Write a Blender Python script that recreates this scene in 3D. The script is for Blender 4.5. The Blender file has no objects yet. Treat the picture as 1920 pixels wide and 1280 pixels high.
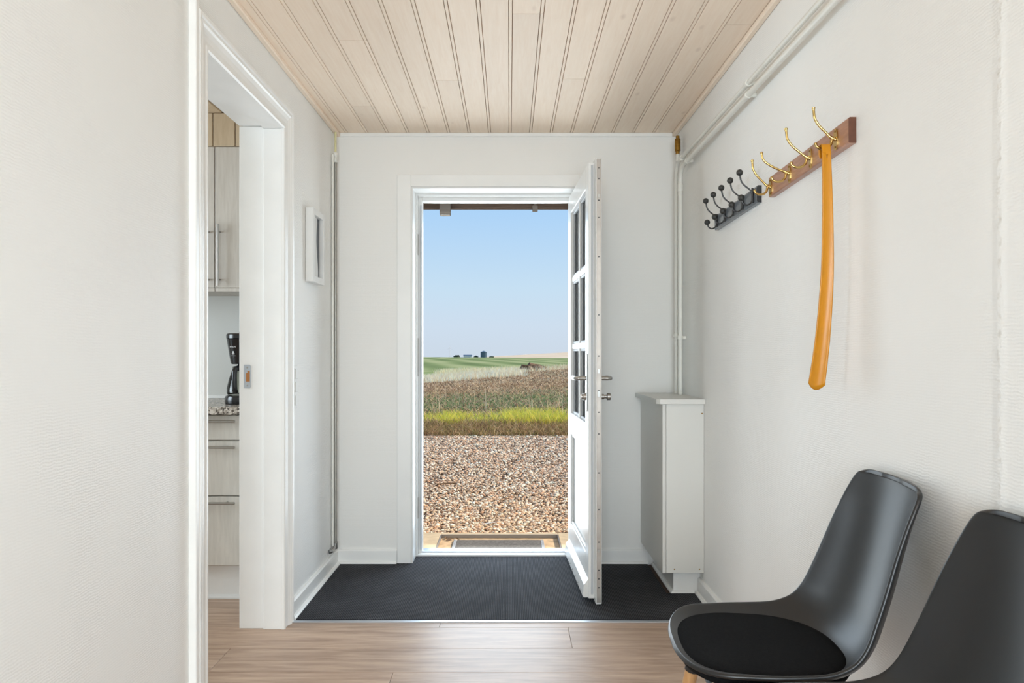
import bpy, math, random
import numpy as np
from mathutils import Vector, Matrix

random.seed(7)
rng = np.random.default_rng(7)
S = bpy.context.scene
COL = S.collection
PI = math.pi

# ------------------------------------------------------------------ camera, world, lights, exposure
cam_d = bpy.data.cameras.new('camera')
cam = bpy.data.objects.new('camera', cam_d)
COL.objects.link(cam)
cam.location = (0, 0, 1.173)
cam.rotation_euler = (PI / 2, 0, 0)
cam_d.sensor_width = 36
cam_d.lens = 26.625
cam_d.shift_x = 0.0026
cam_d.shift_y = 0.01146
cam_d.clip_start = 0.05
cam_d.clip_end = 3000
S.camera = cam

S.view_settings.view_transform = 'Standard'
S.view_settings.look = 'None'
S.view_settings.gamma = 1
S.view_settings.use_curve_mapping = False
S.view_settings.exposure = 0.0
S.cycles.max_bounces = 7
S.cycles.diffuse_bounces = 6
S.cycles.glossy_bounces = 4
S.cycles.transmission_bounces = 8
S.cycles.transparent_max_bounces = 8
S.cycles.use_light_tree = False
S.cycles.sample_clamp_indirect = 6.0
S.cycles.caustics_reflective = False
S.cycles.caustics_refractive = False


def lin(c):
    out = []
    for v in c[:3]:
        v = v / 255.0
        out.append(v / 12.92 if v <= 0.04045 else ((v + 0.055) / 1.055) ** 2.4)
    return tuple(out) + (1.0,)


W = bpy.data.worlds.new('sky')
S.world = W
W.use_nodes = True
wn = W.node_tree
wn.nodes.clear()
w_out = wn.nodes.new('ShaderNodeOutputWorld')
w_bg = wn.nodes.new('ShaderNodeBackground')
w_tc = wn.nodes.new('ShaderNodeTexCoord')
w_sep = wn.nodes.new('ShaderNodeSeparateXYZ')
w_ramp = wn.nodes.new('ShaderNodeValToRGB')
els = w_ramp.color_ramp.elements
els[0].position = 0.0
els[0].color = lin((205, 218, 232))
els[1].position = 1.0
els[1].color = lin((92, 148, 222))
for p, c in ((0.035, (206, 222, 238)), (0.085, (199, 224, 243)), (0.19, (172, 211, 248)), (0.45, (140, 188, 240))):
    e = els.new(p)
    e.color = lin(c)
wn.links.new(w_tc.outputs['Generated'], w_sep.inputs[0])
wn.links.new(w_sep.outputs['Z'], w_ramp.inputs[0])
wn.links.new(w_ramp.outputs[0], w_bg.inputs['Color'])
w_bg.inputs['Strength'].default_value = 1.0
W.cycles.sampling_method = 'NONE'
wn.links.new(w_bg.outputs[0], w_out.inputs[0])


def add_sun(to_sun, energy, color, angle):
    d = bpy.data.lights.new('sun', 'SUN')
    o = bpy.data.objects.new('sun', d)
    COL.objects.link(o)
    o.rotation_euler = (-Vector(to_sun)).to_track_quat('-Z', 'Y').to_euler()
    o.location = (8, 12, 12)
    d.energy = energy
    d.color = color
    d.angle = angle


def area_light(name, loc, direction, sx, sy, power, color=(1, 1, 1)):
    d = bpy.data.lights.new(name, 'AREA')
    d.shape = 'RECTANGLE'
    d.size = sx
    d.size_y = sy
    d.energy = power
    d.color = color
    o = bpy.data.objects.new(name, d)
    COL.objects.link(o)
    o.location = loc
    o.rotation_euler = Vector(direction).to_track_quat('-Z', 'Y').to_euler()


add_sun((0.76, 0.13, 0.62), 4.6, (1.0, 0.93, 0.82), 0.009)
# daylight through the open front door; fill lamps at added rear and kitchen windows
DAY = (0.79, 0.912, 1.0)
area_light('daylight_front_door', (-0.08, 4.88, 1.03), (0, -1, 0), 0.84, 1.95, 32, DAY)
area_light('fill_rear_window', (0.0, -2.36, 1.25), (0, 1, 0), 1.5, 1.7, 136, DAY)
area_light('fill_kitchen_window', (-3.3, 2.9, 1.5), (1, 0, 0), 1.2, 1.1, 46, DAY)

# ------------------------------------------------------------------ materials
MATS = {}


def new_mat(name):
    m = bpy.data.materials.new(name)
    m.use_nodes = True
    nt = m.node_tree
    b = nt.nodes['Principled BSDF']
    MATS[name] = m
    return m, nt, b


def plain(name, rgb, rough=0.5, metal=0.0, spec=0.5, noise=0.0, nscale=30, bump=0.0, bscale=200, coat=0.0):
    m, nt, b = new_mat(name)
    b.inputs['Base Color'].default_value = lin(rgb)
    b.inputs['Roughness'].default_value = rough
    b.inputs['Metallic'].default_value = metal
    b.inputs['Specular IOR Level'].default_value = spec
    b.inputs['Coat Weight'].default_value = coat
    geo = nt.nodes.new('ShaderNodeNewGeometry')
    if noise:
        n = nt.nodes.new('ShaderNodeTexNoise')
        n.inputs['Scale'].default_value = nscale
        n.inputs['Detail'].default_value = 5
        nt.links.new(geo.outputs['Position'], n.inputs['Vector'])
        r = nt.nodes.new('ShaderNodeValToRGB')
        r.color_ramp.elements[0].position = 0.3
        r.color_ramp.elements[1].position = 0.7
        c = lin(rgb)
        r.color_ramp.elements[0].color = tuple(max(0, x * (1 - noise)) for x in c[:3]) + (1,)
        r.color_ramp.elements[1].color = tuple(min(1, x * (1 + noise)) for x in c[:3]) + (1,)
        nt.links.new(n.outputs[0], r.inputs[0])
        nt.links.new(r.outputs[0], b.inputs['Base Color'])
    if bump:
        n2 = nt.nodes.new('ShaderNodeTexNoise')
        n2.inputs['Scale'].default_value = bscale
        n2.inputs['Detail'].default_value = 3
        nt.links.new(geo.outputs['Position'], n2.inputs['Vector'])
        bp = nt.nodes.new('ShaderNodeBump')
        bp.inputs['Strength'].default_value = bump
        bp.inputs['Distance'].default_value = 0.002
        nt.links.new(n2.outputs[0], bp.inputs['Height'])
        nt.links.new(bp.outputs[0], b.inputs['Normal'])
    return m


def wallpaper(name, rgb, axis, weave=0.35, seam=None):
    """painted woven glass-fibre wallpaper; axis = horizontal world axis of the wall"""
    m, nt, b = new_mat(name)
    L = nt.links.new
    b.inputs['Roughness'].default_value = 0.55
    b.inputs['Specular IOR Level'].default_value = 0.3
    geo = nt.nodes.new('ShaderNodeNewGeometry')
    # slight warp
    wz = nt.nodes.new('ShaderNodeTexWave')
    wz.wave_type = 'BANDS'
    wz.bands_direction = 'Z'
    wz.inputs['Scale'].default_value = 46
    wz.inputs['Distortion'].default_value = 4.5
    wz.inputs['Detail'].default_value = 2
    wz.inputs['Detail Scale'].default_value = 1.2
    wh = nt.nodes.new('ShaderNodeTexWave')
    wh.wave_type = 'BANDS'
    wh.bands_direction = axis
    wh.inputs['Scale'].default_value = 34
    wh.inputs['Distortion'].default_value = 6.0
    wh.inputs['Detail'].default_value = 2
    wh.inputs['Detail Scale'].default_value = 1.2
    for w in (wz, wh):
        L(geo.outputs['Position'], w.inputs['Vector'])
    mx = nt.nodes.new('ShaderNodeMath')
    mx.operation = 'MULTIPLY_ADD'
    L(wh.outputs['Fac'], mx.inputs[0])
    mx.inputs[1].default_value = 0.35
    L(wz.outputs['Fac'], mx.inputs[2])
    n = nt.nodes.new('ShaderNodeTexNoise')
    n.inputs['Scale'].default_value = 2.2
    n.inputs['Detail'].default_value = 6
    L(geo.outputs['Position'], n.inputs['Vector'])
    md = nt.nodes.new('ShaderNodeMath')
    md.operation = 'MULTIPLY_ADD'
    L(n.outputs[0], md.inputs[0])
    md.inputs[1].default_value = 2.0
    L(mx.outputs[0], md.inputs[2])
    pn = nt.nodes.new('ShaderNodeTexNoise')
    pn.inputs['Scale'].default_value = 3.0
    pn.inputs['Detail'].default_value = 2
    L(geo.outputs['Position'], pn.inputs['Vector'])
    pr_ = nt.nodes.new('ShaderNodeMapRange')
    pr_.inputs['From Min'].default_value = .38
    pr_.inputs['From Max'].default_value = .62
    pr_.inputs['To Min'].default_value = .15
    L(pn.outputs[0], pr_.inputs[0])
    mm_ = nt.nodes.new('ShaderNodeMath')
    mm_.operation = 'MULTIPLY'
    L(mx.outputs[0], mm_.inputs[0])
    L(pr_.outputs[0], mm_.inputs[1])
    L(mm_.outputs[0], md.inputs[2])
    height = md.outputs[0]
    col = nt.nodes.new('ShaderNodeMix')
    col.data_type = 'RGBA'
    c = lin(rgb)
    col.inputs[6].default_value = tuple(x * 0.97 for x in c[:3]) + (1,)
    col.inputs[7].default_value = tuple(min(1, x * 1.02) for x in c[:3]) + (1,)
    L(n.outputs[0], col.inputs[0])
    colout = col.outputs[2]
    if seam is not None:
        sep = nt.nodes.new('ShaderNodeSeparateXYZ')
        L(geo.outputs['Position'], sep.inputs[0])
        ns = nt.nodes.new('ShaderNodeTexNoise')
        ns.inputs['Scale'].default_value = 9
        ns.inputs['Detail'].default_value = 8
        ns.inputs['Roughness'].default_value = 0.7
        L(geo.outputs['Position'], ns.inputs['Vector'])
        a = nt.nodes.new('ShaderNodeMath')
        a.operation = 'SUBTRACT'
        L(sep.outputs['Y'], a.inputs[0])
        a.inputs[1].default_value = seam
        ab = nt.nodes.new('ShaderNodeMath')
        ab.operation = 'ABSOLUTE'
        L(a.outputs[0], ab.inputs[0])
        mr = nt.nodes.new('ShaderNodeMapRange')
        mr.inputs['From Min'].default_value = 0.004
        mr.inputs['From Max'].default_value = 0.022
        mr.inputs['To Min'].default_value = 1
        mr.inputs['To Max'].default_value = 0
        L(ab.outputs[0], mr.inputs[0])
        nn = nt.nodes.new('ShaderNodeTexNoise')
        nn.inputs['Scale'].default_value = 70
        nn.inputs['Detail'].default_value = 6
        L(geo.outputs['Position'], nn.inputs['Vector'])
        mu = nt.nodes.new('ShaderNodeMath')
        mu.operation = 'MULTIPLY'
        L(mr.outputs[0], mu.inputs[0])
        L(nn.outputs[0], mu.inputs[1])
        ad = nt.nodes.new('ShaderNodeMath')
        ad.operation = 'MULTIPLY_ADD'
        L(mu.outputs[0], ad.inputs[0])
        ad.inputs[1].default_value = 6.0
        L(height, ad.inputs[2])
        height = ad.outputs[0]
        cr = nt.nodes.new('ShaderNodeMapRange')
        cr.inputs['From Min'].default_value = 0.5
        cr.inputs['From Max'].default_value = 0.75
        cr.inputs['To Max'].default_value = 0.45
        L(mu.outputs[0], cr.inputs[0])
        m2 = nt.nodes.new('ShaderNodeMix')
        m2.data_type = 'RGBA'
        L(cr.outputs[0], m2.inputs[0])
        L(colout, m2.inputs[6])
        m2.inputs[7].default_value = lin((176, 166, 148))
        colout = m2.outputs[2]
    L(colout, b.inputs['Base Color'])
    bp = nt.nodes.new('ShaderNodeBump')
    bp.inputs['Strength'].default_value = weave
    bp.inputs['Distance'].default_value = 0.0016
    L(height, bp.inputs['Height'])
    L(bp.outputs[0], b.inputs['Normal'])
    return m


def wood(name, c_dark, c_light, axis='X', scale=6.0, rough=0.45, stretch=14.0, tone=0.12, knots=0.0, bump=0.05, coat=0.0, spec=0.5, knot_rgb=(150, 118, 92)):
    """grain running along axis, each object its own tone"""
    m, nt, b = new_mat(name)
    L = nt.links.new
    b.inputs['Roughness'].default_value = rough
    b.inputs['Coat Weight'].default_value = coat
    b.inputs['Specular IOR Level'].default_value = spec
    geo = nt.nodes.new('ShaderNodeNewGeometry')
    oi = nt.nodes.new('ShaderNodeObjectInfo')
    mp = nt.nodes.new('ShaderNodeMapping')
    sc = [stretch, stretch, stretch]
    sc['XYZ'.index(axis)] = 1.0
    mp.inputs['Scale'].default_value = sc
    off = nt.nodes.new('ShaderNodeVectorMath')
    off.operation = 'SCALE'
    off.inputs[0].default_value = (37.0, 53.0, 91.0)
    L(oi.outputs['Random'], off.inputs['Scale'])
    addv = nt.nodes.new('ShaderNodeVectorMath')
    addv.operation = 'ADD'
    L(geo.outputs['Position'], addv.inputs[0])
    L(off.outputs[0], addv.inputs[1])
    L(addv.outputs[0], mp.inputs['Vector'])
    n = nt.nodes.new('ShaderNodeTexNoise')
    n.inputs['Scale'].default_value = scale
    n.inputs['Detail'].default_value = 7
    n.inputs['Roughness'].default_value = 0.62
    n.inputs['Distortion'].default_value = 0.5
    L(mp.outputs[0], n.inputs['Vector'])
    r = nt.nodes.new('ShaderNodeValToRGB')
    r.color_ramp.elements[0].position = 0.32
    r.color_ramp.elements[0].color = lin(c_dark)
    r.color_ramp.elements[1].position = 0.68
    r.color_ramp.elements[1].color = lin(c_light)
    L(n.outputs[0], r.inputs[0])
    mr = nt.nodes.new('ShaderNodeMapRange')
    mr.inputs['To Min'].default_value = 1 - tone
    mr.inputs['To Max'].default_value = 1 + tone
    L(oi.outputs['Random'], mr.inputs[0])
    hs = nt.nodes.new('ShaderNodeHueSaturation')
    L(mr.outputs[0], hs.inputs['Value'])
    L(r.outputs[0], hs.inputs['Color'])
    out = hs.outputs[0]
    if knots:
        mk = nt.nodes.new('ShaderNodeMapping')
        sk = [5.5, 5.5, 5.5]
        sk['XYZ'.index(axis)] = 2.2
        mk.inputs['Scale'].default_value = sk
        L(addv.outputs[0], mk.inputs['Vector'])
        v = nt.nodes.new('ShaderNodeTexVoronoi')
        v.inputs['Scale'].default_value = 1.6
        L(mk.outputs[0], v.inputs['Vector'])
        kr = nt.nodes.new('ShaderNodeMapRange')
        kr.inputs['From Min'].default_value = 0.04
        kr.inputs['From Max'].default_value = 0.11
        kr.inputs['To Min'].default_value = knots
        kr.inputs['To Max'].default_value = 0
        L(v.outputs['Distance'], kr.inputs[0])
        mk2 = nt.nodes.new('ShaderNodeMix')
        mk2.data_type = 'RGBA'
        L(kr.outputs[0], mk2.inputs[0])
        L(out, mk2.inputs[6])
        mk2.inputs[7].default_value = lin(knot_rgb)
        out = mk2.outputs[2]
    L(out, b.inputs['Base Color'])
    bp = nt.nodes.new('ShaderNodeBump')
    bp.inputs['Strength'].default_value = bump
    bp.inputs['Distance'].default_value = 0.001
    L(n.outputs[0], bp.inputs['Height'])
    L(bp.outputs[0], b.inputs['Normal'])
    return m


def attr_mat(name, rough=0.8, spec=0.3, transl=0.0):
    m, nt, b = new_mat(name)
    a = nt.nodes.new('ShaderNodeVertexColor')
    a.layer_name = 'tint'
    nt.links.new(a.outputs[0], b.inputs['Base Color'])
    b.inputs['Roughness'].default_value = rough
    b.inputs['Specular IOR Level'].default_value = spec
    if transl:
        # thin leaves: light is scattered back and let through
        nt.nodes.remove(b)
        df = nt.nodes.new('ShaderNodeBsdfDiffuse')
        tl = nt.nodes.new('ShaderNodeBsdfTranslucent')
        mx = nt.nodes.new('ShaderNodeMixShader')
        mx.inputs[0].default_value = transl
        nt.links.new(a.outputs[0], df.inputs[0])
        nt.links.new(a.outputs[0], tl.inputs[0])
        nt.links.new(df.outputs[0], mx.inputs[1])
        nt.links.new(tl.outputs[0], mx.inputs[2])
        nt.links.new(mx.outputs[0], nt.nodes['Material Output'].inputs['Surface'])
    return m


def ground_mat(name, stops, scale=1.0, detail=8, rough=0.95, stripes=None, bump=0.0, mapscale=(1, 1, 1)):
    m, nt, b = new_mat(name)
    L = nt.links.new
    b.inputs['Roughness'].default_value = rough
    b.inputs['Specular IOR Level'].default_value = 0.1
    geo = nt.nodes.new('ShaderNodeNewGeometry')
    mp = nt.nodes.new('ShaderNodeMapping')
    mp.inputs['Scale'].default_value = mapscale
    L(geo.outputs['Position'], mp.inputs['Vector'])
    n = nt.nodes.new('ShaderNodeTexNoise')
    n.inputs['Scale'].default_value = scale
    n.inputs['Detail'].default_value = detail
    n.inputs['Roughness'].default_value = 0.65
    L(mp.outputs[0], n.inputs['Vector'])
    r = nt.nodes.new('ShaderNodeValToRGB')
    el = r.color_ramp.elements
    el[0].position, el[0].color = stops[0][0], lin(stops[0][1])
    el[1].position, el[1].color = stops[-1][0], lin(stops[-1][1])
    for p, c in stops[1:-1]:
        e = el.new(p)
        e.color = lin(c)
    fac = n.outputs[0]
    if stripes:
        ms = nt.nodes.new('ShaderNodeMapping')
        ms.inputs['Rotation'].default_value = (0, 0, stripes[0])
        L(geo.outputs['Position'], ms.inputs['Vector'])
        w = nt.nodes.new('ShaderNodeTexWave')
        w.bands_direction = 'X'
        w.inputs['Scale'].default_value = stripes[1]
        w.inputs['Distortion'].default_value = 1.2
        w.inputs['Detail'].default_value = 3
        w.inputs['Detail Scale'].default_value = 0.6
        L(ms.outputs[0], w.inputs['Vector'])
        mm = nt.nodes.new('ShaderNodeMath')
        mm.operation = 'MULTIPLY_ADD'
        L(w.outputs['Fac'], mm.inputs[0])
        mm.inputs[1].default_value = stripes[2]
        L(fac, mm.inputs[2])
        fac = mm.outputs[0]
    L(fac, r.inputs[0])
    L(r.outputs[0], b.inputs['Base Color'])
    if bump:
        bp = nt.nodes.new('ShaderNodeBump')
        bp.inputs['Strength'].default_value = 0.8
        bp.inputs['Distance'].default_value = bump
        L(n.outputs[0], bp.inputs['Height'])
        L(bp.outputs[0], b.inputs['Normal'])
    return m


WALL = wallpaper('wallpaper_side', (237, 236, 233), 'Y', 0.34)
WALL_R = wallpaper('wallpaper_side_seam', (237, 236, 233), 'Y', 0.34, seam=1.44)
WALL_B = wallpaper('wallpaper_back', (234, 232, 228), 'X', 0.12)
PAINT = plain('white_paint', (236, 235, 232), 0.35, noise=0.02, nscale=6)
PAINT_DOOR = plain('white_door_paint', (222, 221, 218), 0.3, noise=0.02, nscale=5)
CASING = plain('casing_paint', (236, 235, 232), 0.32, noise=0.02, nscale=9)
PIPE = plain('pipe_paint', (224, 222, 214), 0.3)
CEIL_WOOD = wood('whitewashed_pine', (239, 220, 200), (244, 228, 210), 'Y', 5.0, 0.6, 16, 0.04, knots=0.3, bump=0.03, spec=0.25, knot_rgb=(190, 164, 144))
PINE = wood('pine_board', (182, 160, 132), (200, 180, 152), 'Z', 5.0, 0.6, 12, 0.06, knots=0.6, bump=0.03, knot_rgb=(150, 118, 84))
DARKGAP = plain('groove_shadow_board', (150, 118, 96), 0.9)
FLOOR_WOOD = wood('oak_vinyl', (148, 122, 103), (190, 164, 143), 'X', 3.2, 0.38, 11, 0.08, bump=0.04, spec=0.29)
FLOOR_BASE = plain('floor_underlay', (84, 66, 54), 0.9)
STEEL = plain('brushed_steel', (176, 174, 170), 0.32, 1.0)
ZINC = plain('galvanised_plate', (168, 160, 152), 0.42, 0.85, noise=0.1, nscale=18)
ALU = plain('aluminium', (196, 200, 206), 0.35, 0.9)
GASKET = plain('grey_gasket', (186, 188, 190), 0.6)
BRASS = plain('polished_brass', (198, 166, 104), 0.22, 1.0)
BRASS_OLD = plain('aged_brass', (150, 112, 48), 0.4, 0.9, noise=0.25, nscale=60)
RACKWOOD = wood('mahogany_plank', (150, 100, 74), (184, 134, 106), 'Y', 9.0, 0.32, 10, 0.02, bump=0.04, coat=0.3)
BLACKWOOD = plain('black_lacquer', (100, 106, 112), 0.22, spec=0.8, noise=0.1, nscale=20)
BLACKMETAL = plain('black_iron', (34, 34, 36), 0.35, spec=0.6)
BALL = plain('black_ball', (44, 43, 40), 0.5)
YELLOW = plain('yellow_plastic', (190, 124, 6), 0.36, noise=0.04, nscale=25)
SHELL = plain('matt_black_shell', (27, 27, 28), 0.36, spec=0.55, bump=0.05, bscale=900)
CUSHION = plain('black_felt', (22, 22, 23), 0.95, spec=0.1, noise=0.25, nscale=160, bump=0.5, bscale=700)
BEECH = wood('beech', (190, 142, 92), (212, 166, 116), 'Z', 8, 0.45, 10, 0.02)
CABINET = plain('white_laminate', (214, 213, 208), 0.38)
KITCHEN = wood('whitewashed_ash', (190, 182, 172), (204, 197, 188), 'Z', 6, 0.5, 12, 0.02, bump=0.03)
KITCHEN_DRAWER = wood('whitewashed_ash_drawer', (200, 194, 184), (214, 208, 198), 'Z', 6, 0.5, 8, 0.02, bump=0.03)
KWALL = plain('kitchen_wall_paint', (206, 205, 200), 0.6)
BLACKPL = plain('black_plastic', (22, 22, 24), 0.22, spec=0.6)
PRINT = plain('white_print', (225, 225, 225), 0.5)
CONCRETE = plain('concrete_slab', (206, 180, 142), 0.9, noise=0.14, nscale=14, bump=0.4, bscale=160)
DIRT = plain('recess_dirt', (214, 178, 134), 0.95, noise=0.22, nscale=22)
EAVE = wood('brown_stained_eave', (96, 80, 68), (122, 104, 90), 'X', 5, 0.7, 12, 0.03)
GREYMETAL = plain('grey_painted_metal', (136, 128, 120), 0.5)
RENDER_OUT = plain('white_facade', (214, 208, 198), 0.85, noise=0.05, nscale=20)
ROOF = plain('roof_tile', (120, 76, 60), 0.85, noise=0.2, nscale=5)
PAPER = plain('pale_paper', (214, 213, 210), 0.7)
DARKPIC = plain('charcoal_print', (74, 76, 78), 0.5, noise=0.2, nscale=30)
SWITCH = plain('white_switch', (230, 230, 228), 0.3)
YELLOWPIPE = plain('yellowed_plastic', (214, 206, 160), 0.4)
CONDUIT = plain('grey_conduit', (158, 154, 146), 0.38, 0.5)
WOODHOLE = plain('raw_wood', (170, 112, 60), 0.8)


def mat_black_mat():
    m, nt, b = new_mat('ribbed_mat')
    L = nt.links.new
    b.inputs['Roughness'].default_value = 0.9
    b.inputs['Specular IOR Level'].default_value = 0.2
    geo = nt.nodes.new('ShaderNodeNewGeometry')
    mp = nt.nodes.new('ShaderNodeMapping')
    L(geo.outputs['Position'], mp.inputs['Vector'])
    w1 = nt.nodes.new('ShaderNodeTexWave')
    w1.bands_direction = 'X'
    w1.inputs['Scale'].default_value = 40
    w1.inputs['Distortion'].default_value = 0.6
    w2 = nt.nodes.new('ShaderNodeTexWave')
    w2.bands_direction = 'Y'
    w2.inputs['Scale'].default_value = 52
    w2.inputs['Distortion'].default_value = 2.0
    L(mp.outputs[0], w1.inputs['Vector'])
    L(mp.outputs[0], w2.inputs['Vector'])
    n = nt.nodes.new('ShaderNodeTexNoise')
    n.inputs['Scale'].default_value = 5
    n.inputs['Detail'].default_value = 9
    n.inputs['Roughness'].default_value = 0.7
    L(mp.outputs[0], n.inputs['Vector'])
    sp = nt.nodes.new('ShaderNodeTexVoronoi')
    sp.inputs['Scale'].default_value = 34
    L(mp.outputs[0], sp.inputs['Vector'])
    sr = nt.nodes.new('ShaderNodeMapRange')
    sr.inputs['From Min'].default_value = 0.03
    sr.inputs['From Max'].default_value = 0.07
    sr.inputs['To Min'].default_value = 1
    sr.inputs['To Max'].default_value = 0
    L(sp.outputs['Distance'], sr.inputs[0])
    mu = nt.nodes.new('ShaderNodeMath')
    mu.operation = 'MULTIPLY'
    L(w1.outputs['Fac'], mu.inputs[0])
    L(w2.outputs['Fac'], mu.inputs[1])
    r = nt.nodes.new('ShaderNodeValToRGB')
    r.color_ramp.elements[0].color = lin((24, 24, 27))
    r.color_ramp.elements[1].color = lin((140, 140, 145))
    ad = nt.nodes.new('ShaderNodeMath')
    ad.operation = 'MULTIPLY'
    L(mu.outputs[0], ad.inputs[0])
    L(n.outputs[0], ad.inputs[1])
    L(ad.outputs[0], r.inputs[0])
    mx = nt.nodes.new('ShaderNodeMix')
    mx.data_type = 'RGBA'
    ms = nt.nodes.new('ShaderNodeMath')
    ms.operation = 'MULTIPLY'
    L(sr.outputs[0], ms.inputs[0])
    ms.inputs[1].default_value = 0.35
    L(ms.outputs[0], mx.inputs[0])
    L(r.outputs[0], mx.inputs[6])
    mx.inputs[7].default_value = lin((150, 146, 140))
    L(mx.outputs[2], b.inputs['Base Color'])
    bp = nt.nodes.new('ShaderNodeBump')
    bp.inputs['Strength'].default_value = 0.7
    bp.inputs['Distance'].default_value = 0.003
    L(mu.outputs[0], bp.inputs['Height'])
    L(bp.outputs[0], b.inputs['Normal'])
    return m


def mat_granite():
    m, nt, b = new_mat('speckled_granite')
    L = nt.links.new
    b.inputs['Roughness'].default_value = 0.25
    geo = nt.nodes.new('ShaderNodeNewGeometry')
    v = nt.nodes.new('ShaderNodeTexVoronoi')
    v.inputs['Scale'].default_value = 120
    L(geo.outputs['Position'], v.inputs['Vector'])
    sep = nt.nodes.new('ShaderNodeSeparateColor')
    L(v.outputs['Color'], sep.inputs[0])
    r = nt.nodes.new('ShaderNodeValToRGB')
    r.color_ramp.interpolation = 'CONSTANT'
    el = r.color_ramp.elements
    el[0].color = lin((96, 88, 80))
    el[1].position = 0.75
    el[1].color = lin((214, 206, 196))
    e = el.new(0.3)
    e.color = lin((160, 150, 138))
    e = el.new(0.55)
    e.color = lin((186, 176, 164))
    L(sep.outputs[0], r.inputs[0])
    L(r.outputs[0], b.inputs['Base Color'])
    return m


def mat_glass(name, tint=(245, 250, 250)):
    m, nt, b = new_mat(name)
    L = nt.links.new
    nt.nodes.remove(b)
    out = nt.nodes['Material Output']
    tr = nt.nodes.new('ShaderNodeBsdfTransparent')
    tr.inputs[0].default_value = lin(tint)
    gl = nt.nodes.new('ShaderNodeBsdfGlossy')
    gl.inputs['Roughness'].default_value = 0.02
    fr = nt.nodes.new('ShaderNodeFresnel')
    fr.inputs['IOR'].default_value = 1.5
    mx = nt.nodes.new('ShaderNodeMixShader')
    L(fr.outputs[0], mx.inputs[0])
    L(tr.outputs[0], mx.inputs[1])
    L(gl.outputs[0], mx.inputs[2])
    L(mx.outputs[0], out.inputs['Surface'])
    return m


MATMAT = mat_black_mat()
GRANITE = mat_granite()
GLASS = mat_glass('window_glass')
CARAFE = mat_glass('carafe_glass', (216, 218, 210))
GRAVEL_BASE = ground_mat('gravel_ground', [(0.3, (66, 52, 42)), (0.5, (104, 84, 68)), (0.7, (150, 126, 102))], 42, 6, mapscale=(1, 1, 1), bump=0.02)
STONE = attr_mat('gravel_stone', 0.85)
BLADE = attr_mat('grass_blade', 0.8, 0.1, transl=0.45)
FIELD = ground_mat('field_soil', [(0.28, (110, 88, 70)), (0.44, (160, 132, 104)), (0.54, (142, 134, 98)), (0.72, (198, 172, 138))], 1.6, 9, bump=0.06)
FIELD_FAR = ground_mat('strip_soil', [(0.3, (112, 132, 74)), (0.55, (140, 152, 90)), (0.75, (176, 170, 122))], 0.16, 8)
GREEN = ground_mat('green_crop', [(0.35, (104, 118, 68)), (0.7, (132, 144, 88)), (1.0, (164, 166, 114))], 0.03, 5, stripes=(-0.178, 0.026, 0.5))
TAN = ground_mat('tan_field', [(0.3, (216, 188, 152)), (0.7, (228, 206, 176))], 0.02, 5)
SILO = plain('dark_silo', (86, 102, 116), 0.5)
FOLIAGE = plain('dark_foliage', (70, 78, 62), 0.9, noise=0.3, nscale=1.5)
DRYBUSH = plain('dry_bush', (122, 94, 66), 0.9, noise=0.3, nscale=8)
FARWHITE = plain('far_white', (226, 228, 230), 0.6)

# ------------------------------------------------------------------ mesh helpers


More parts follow.
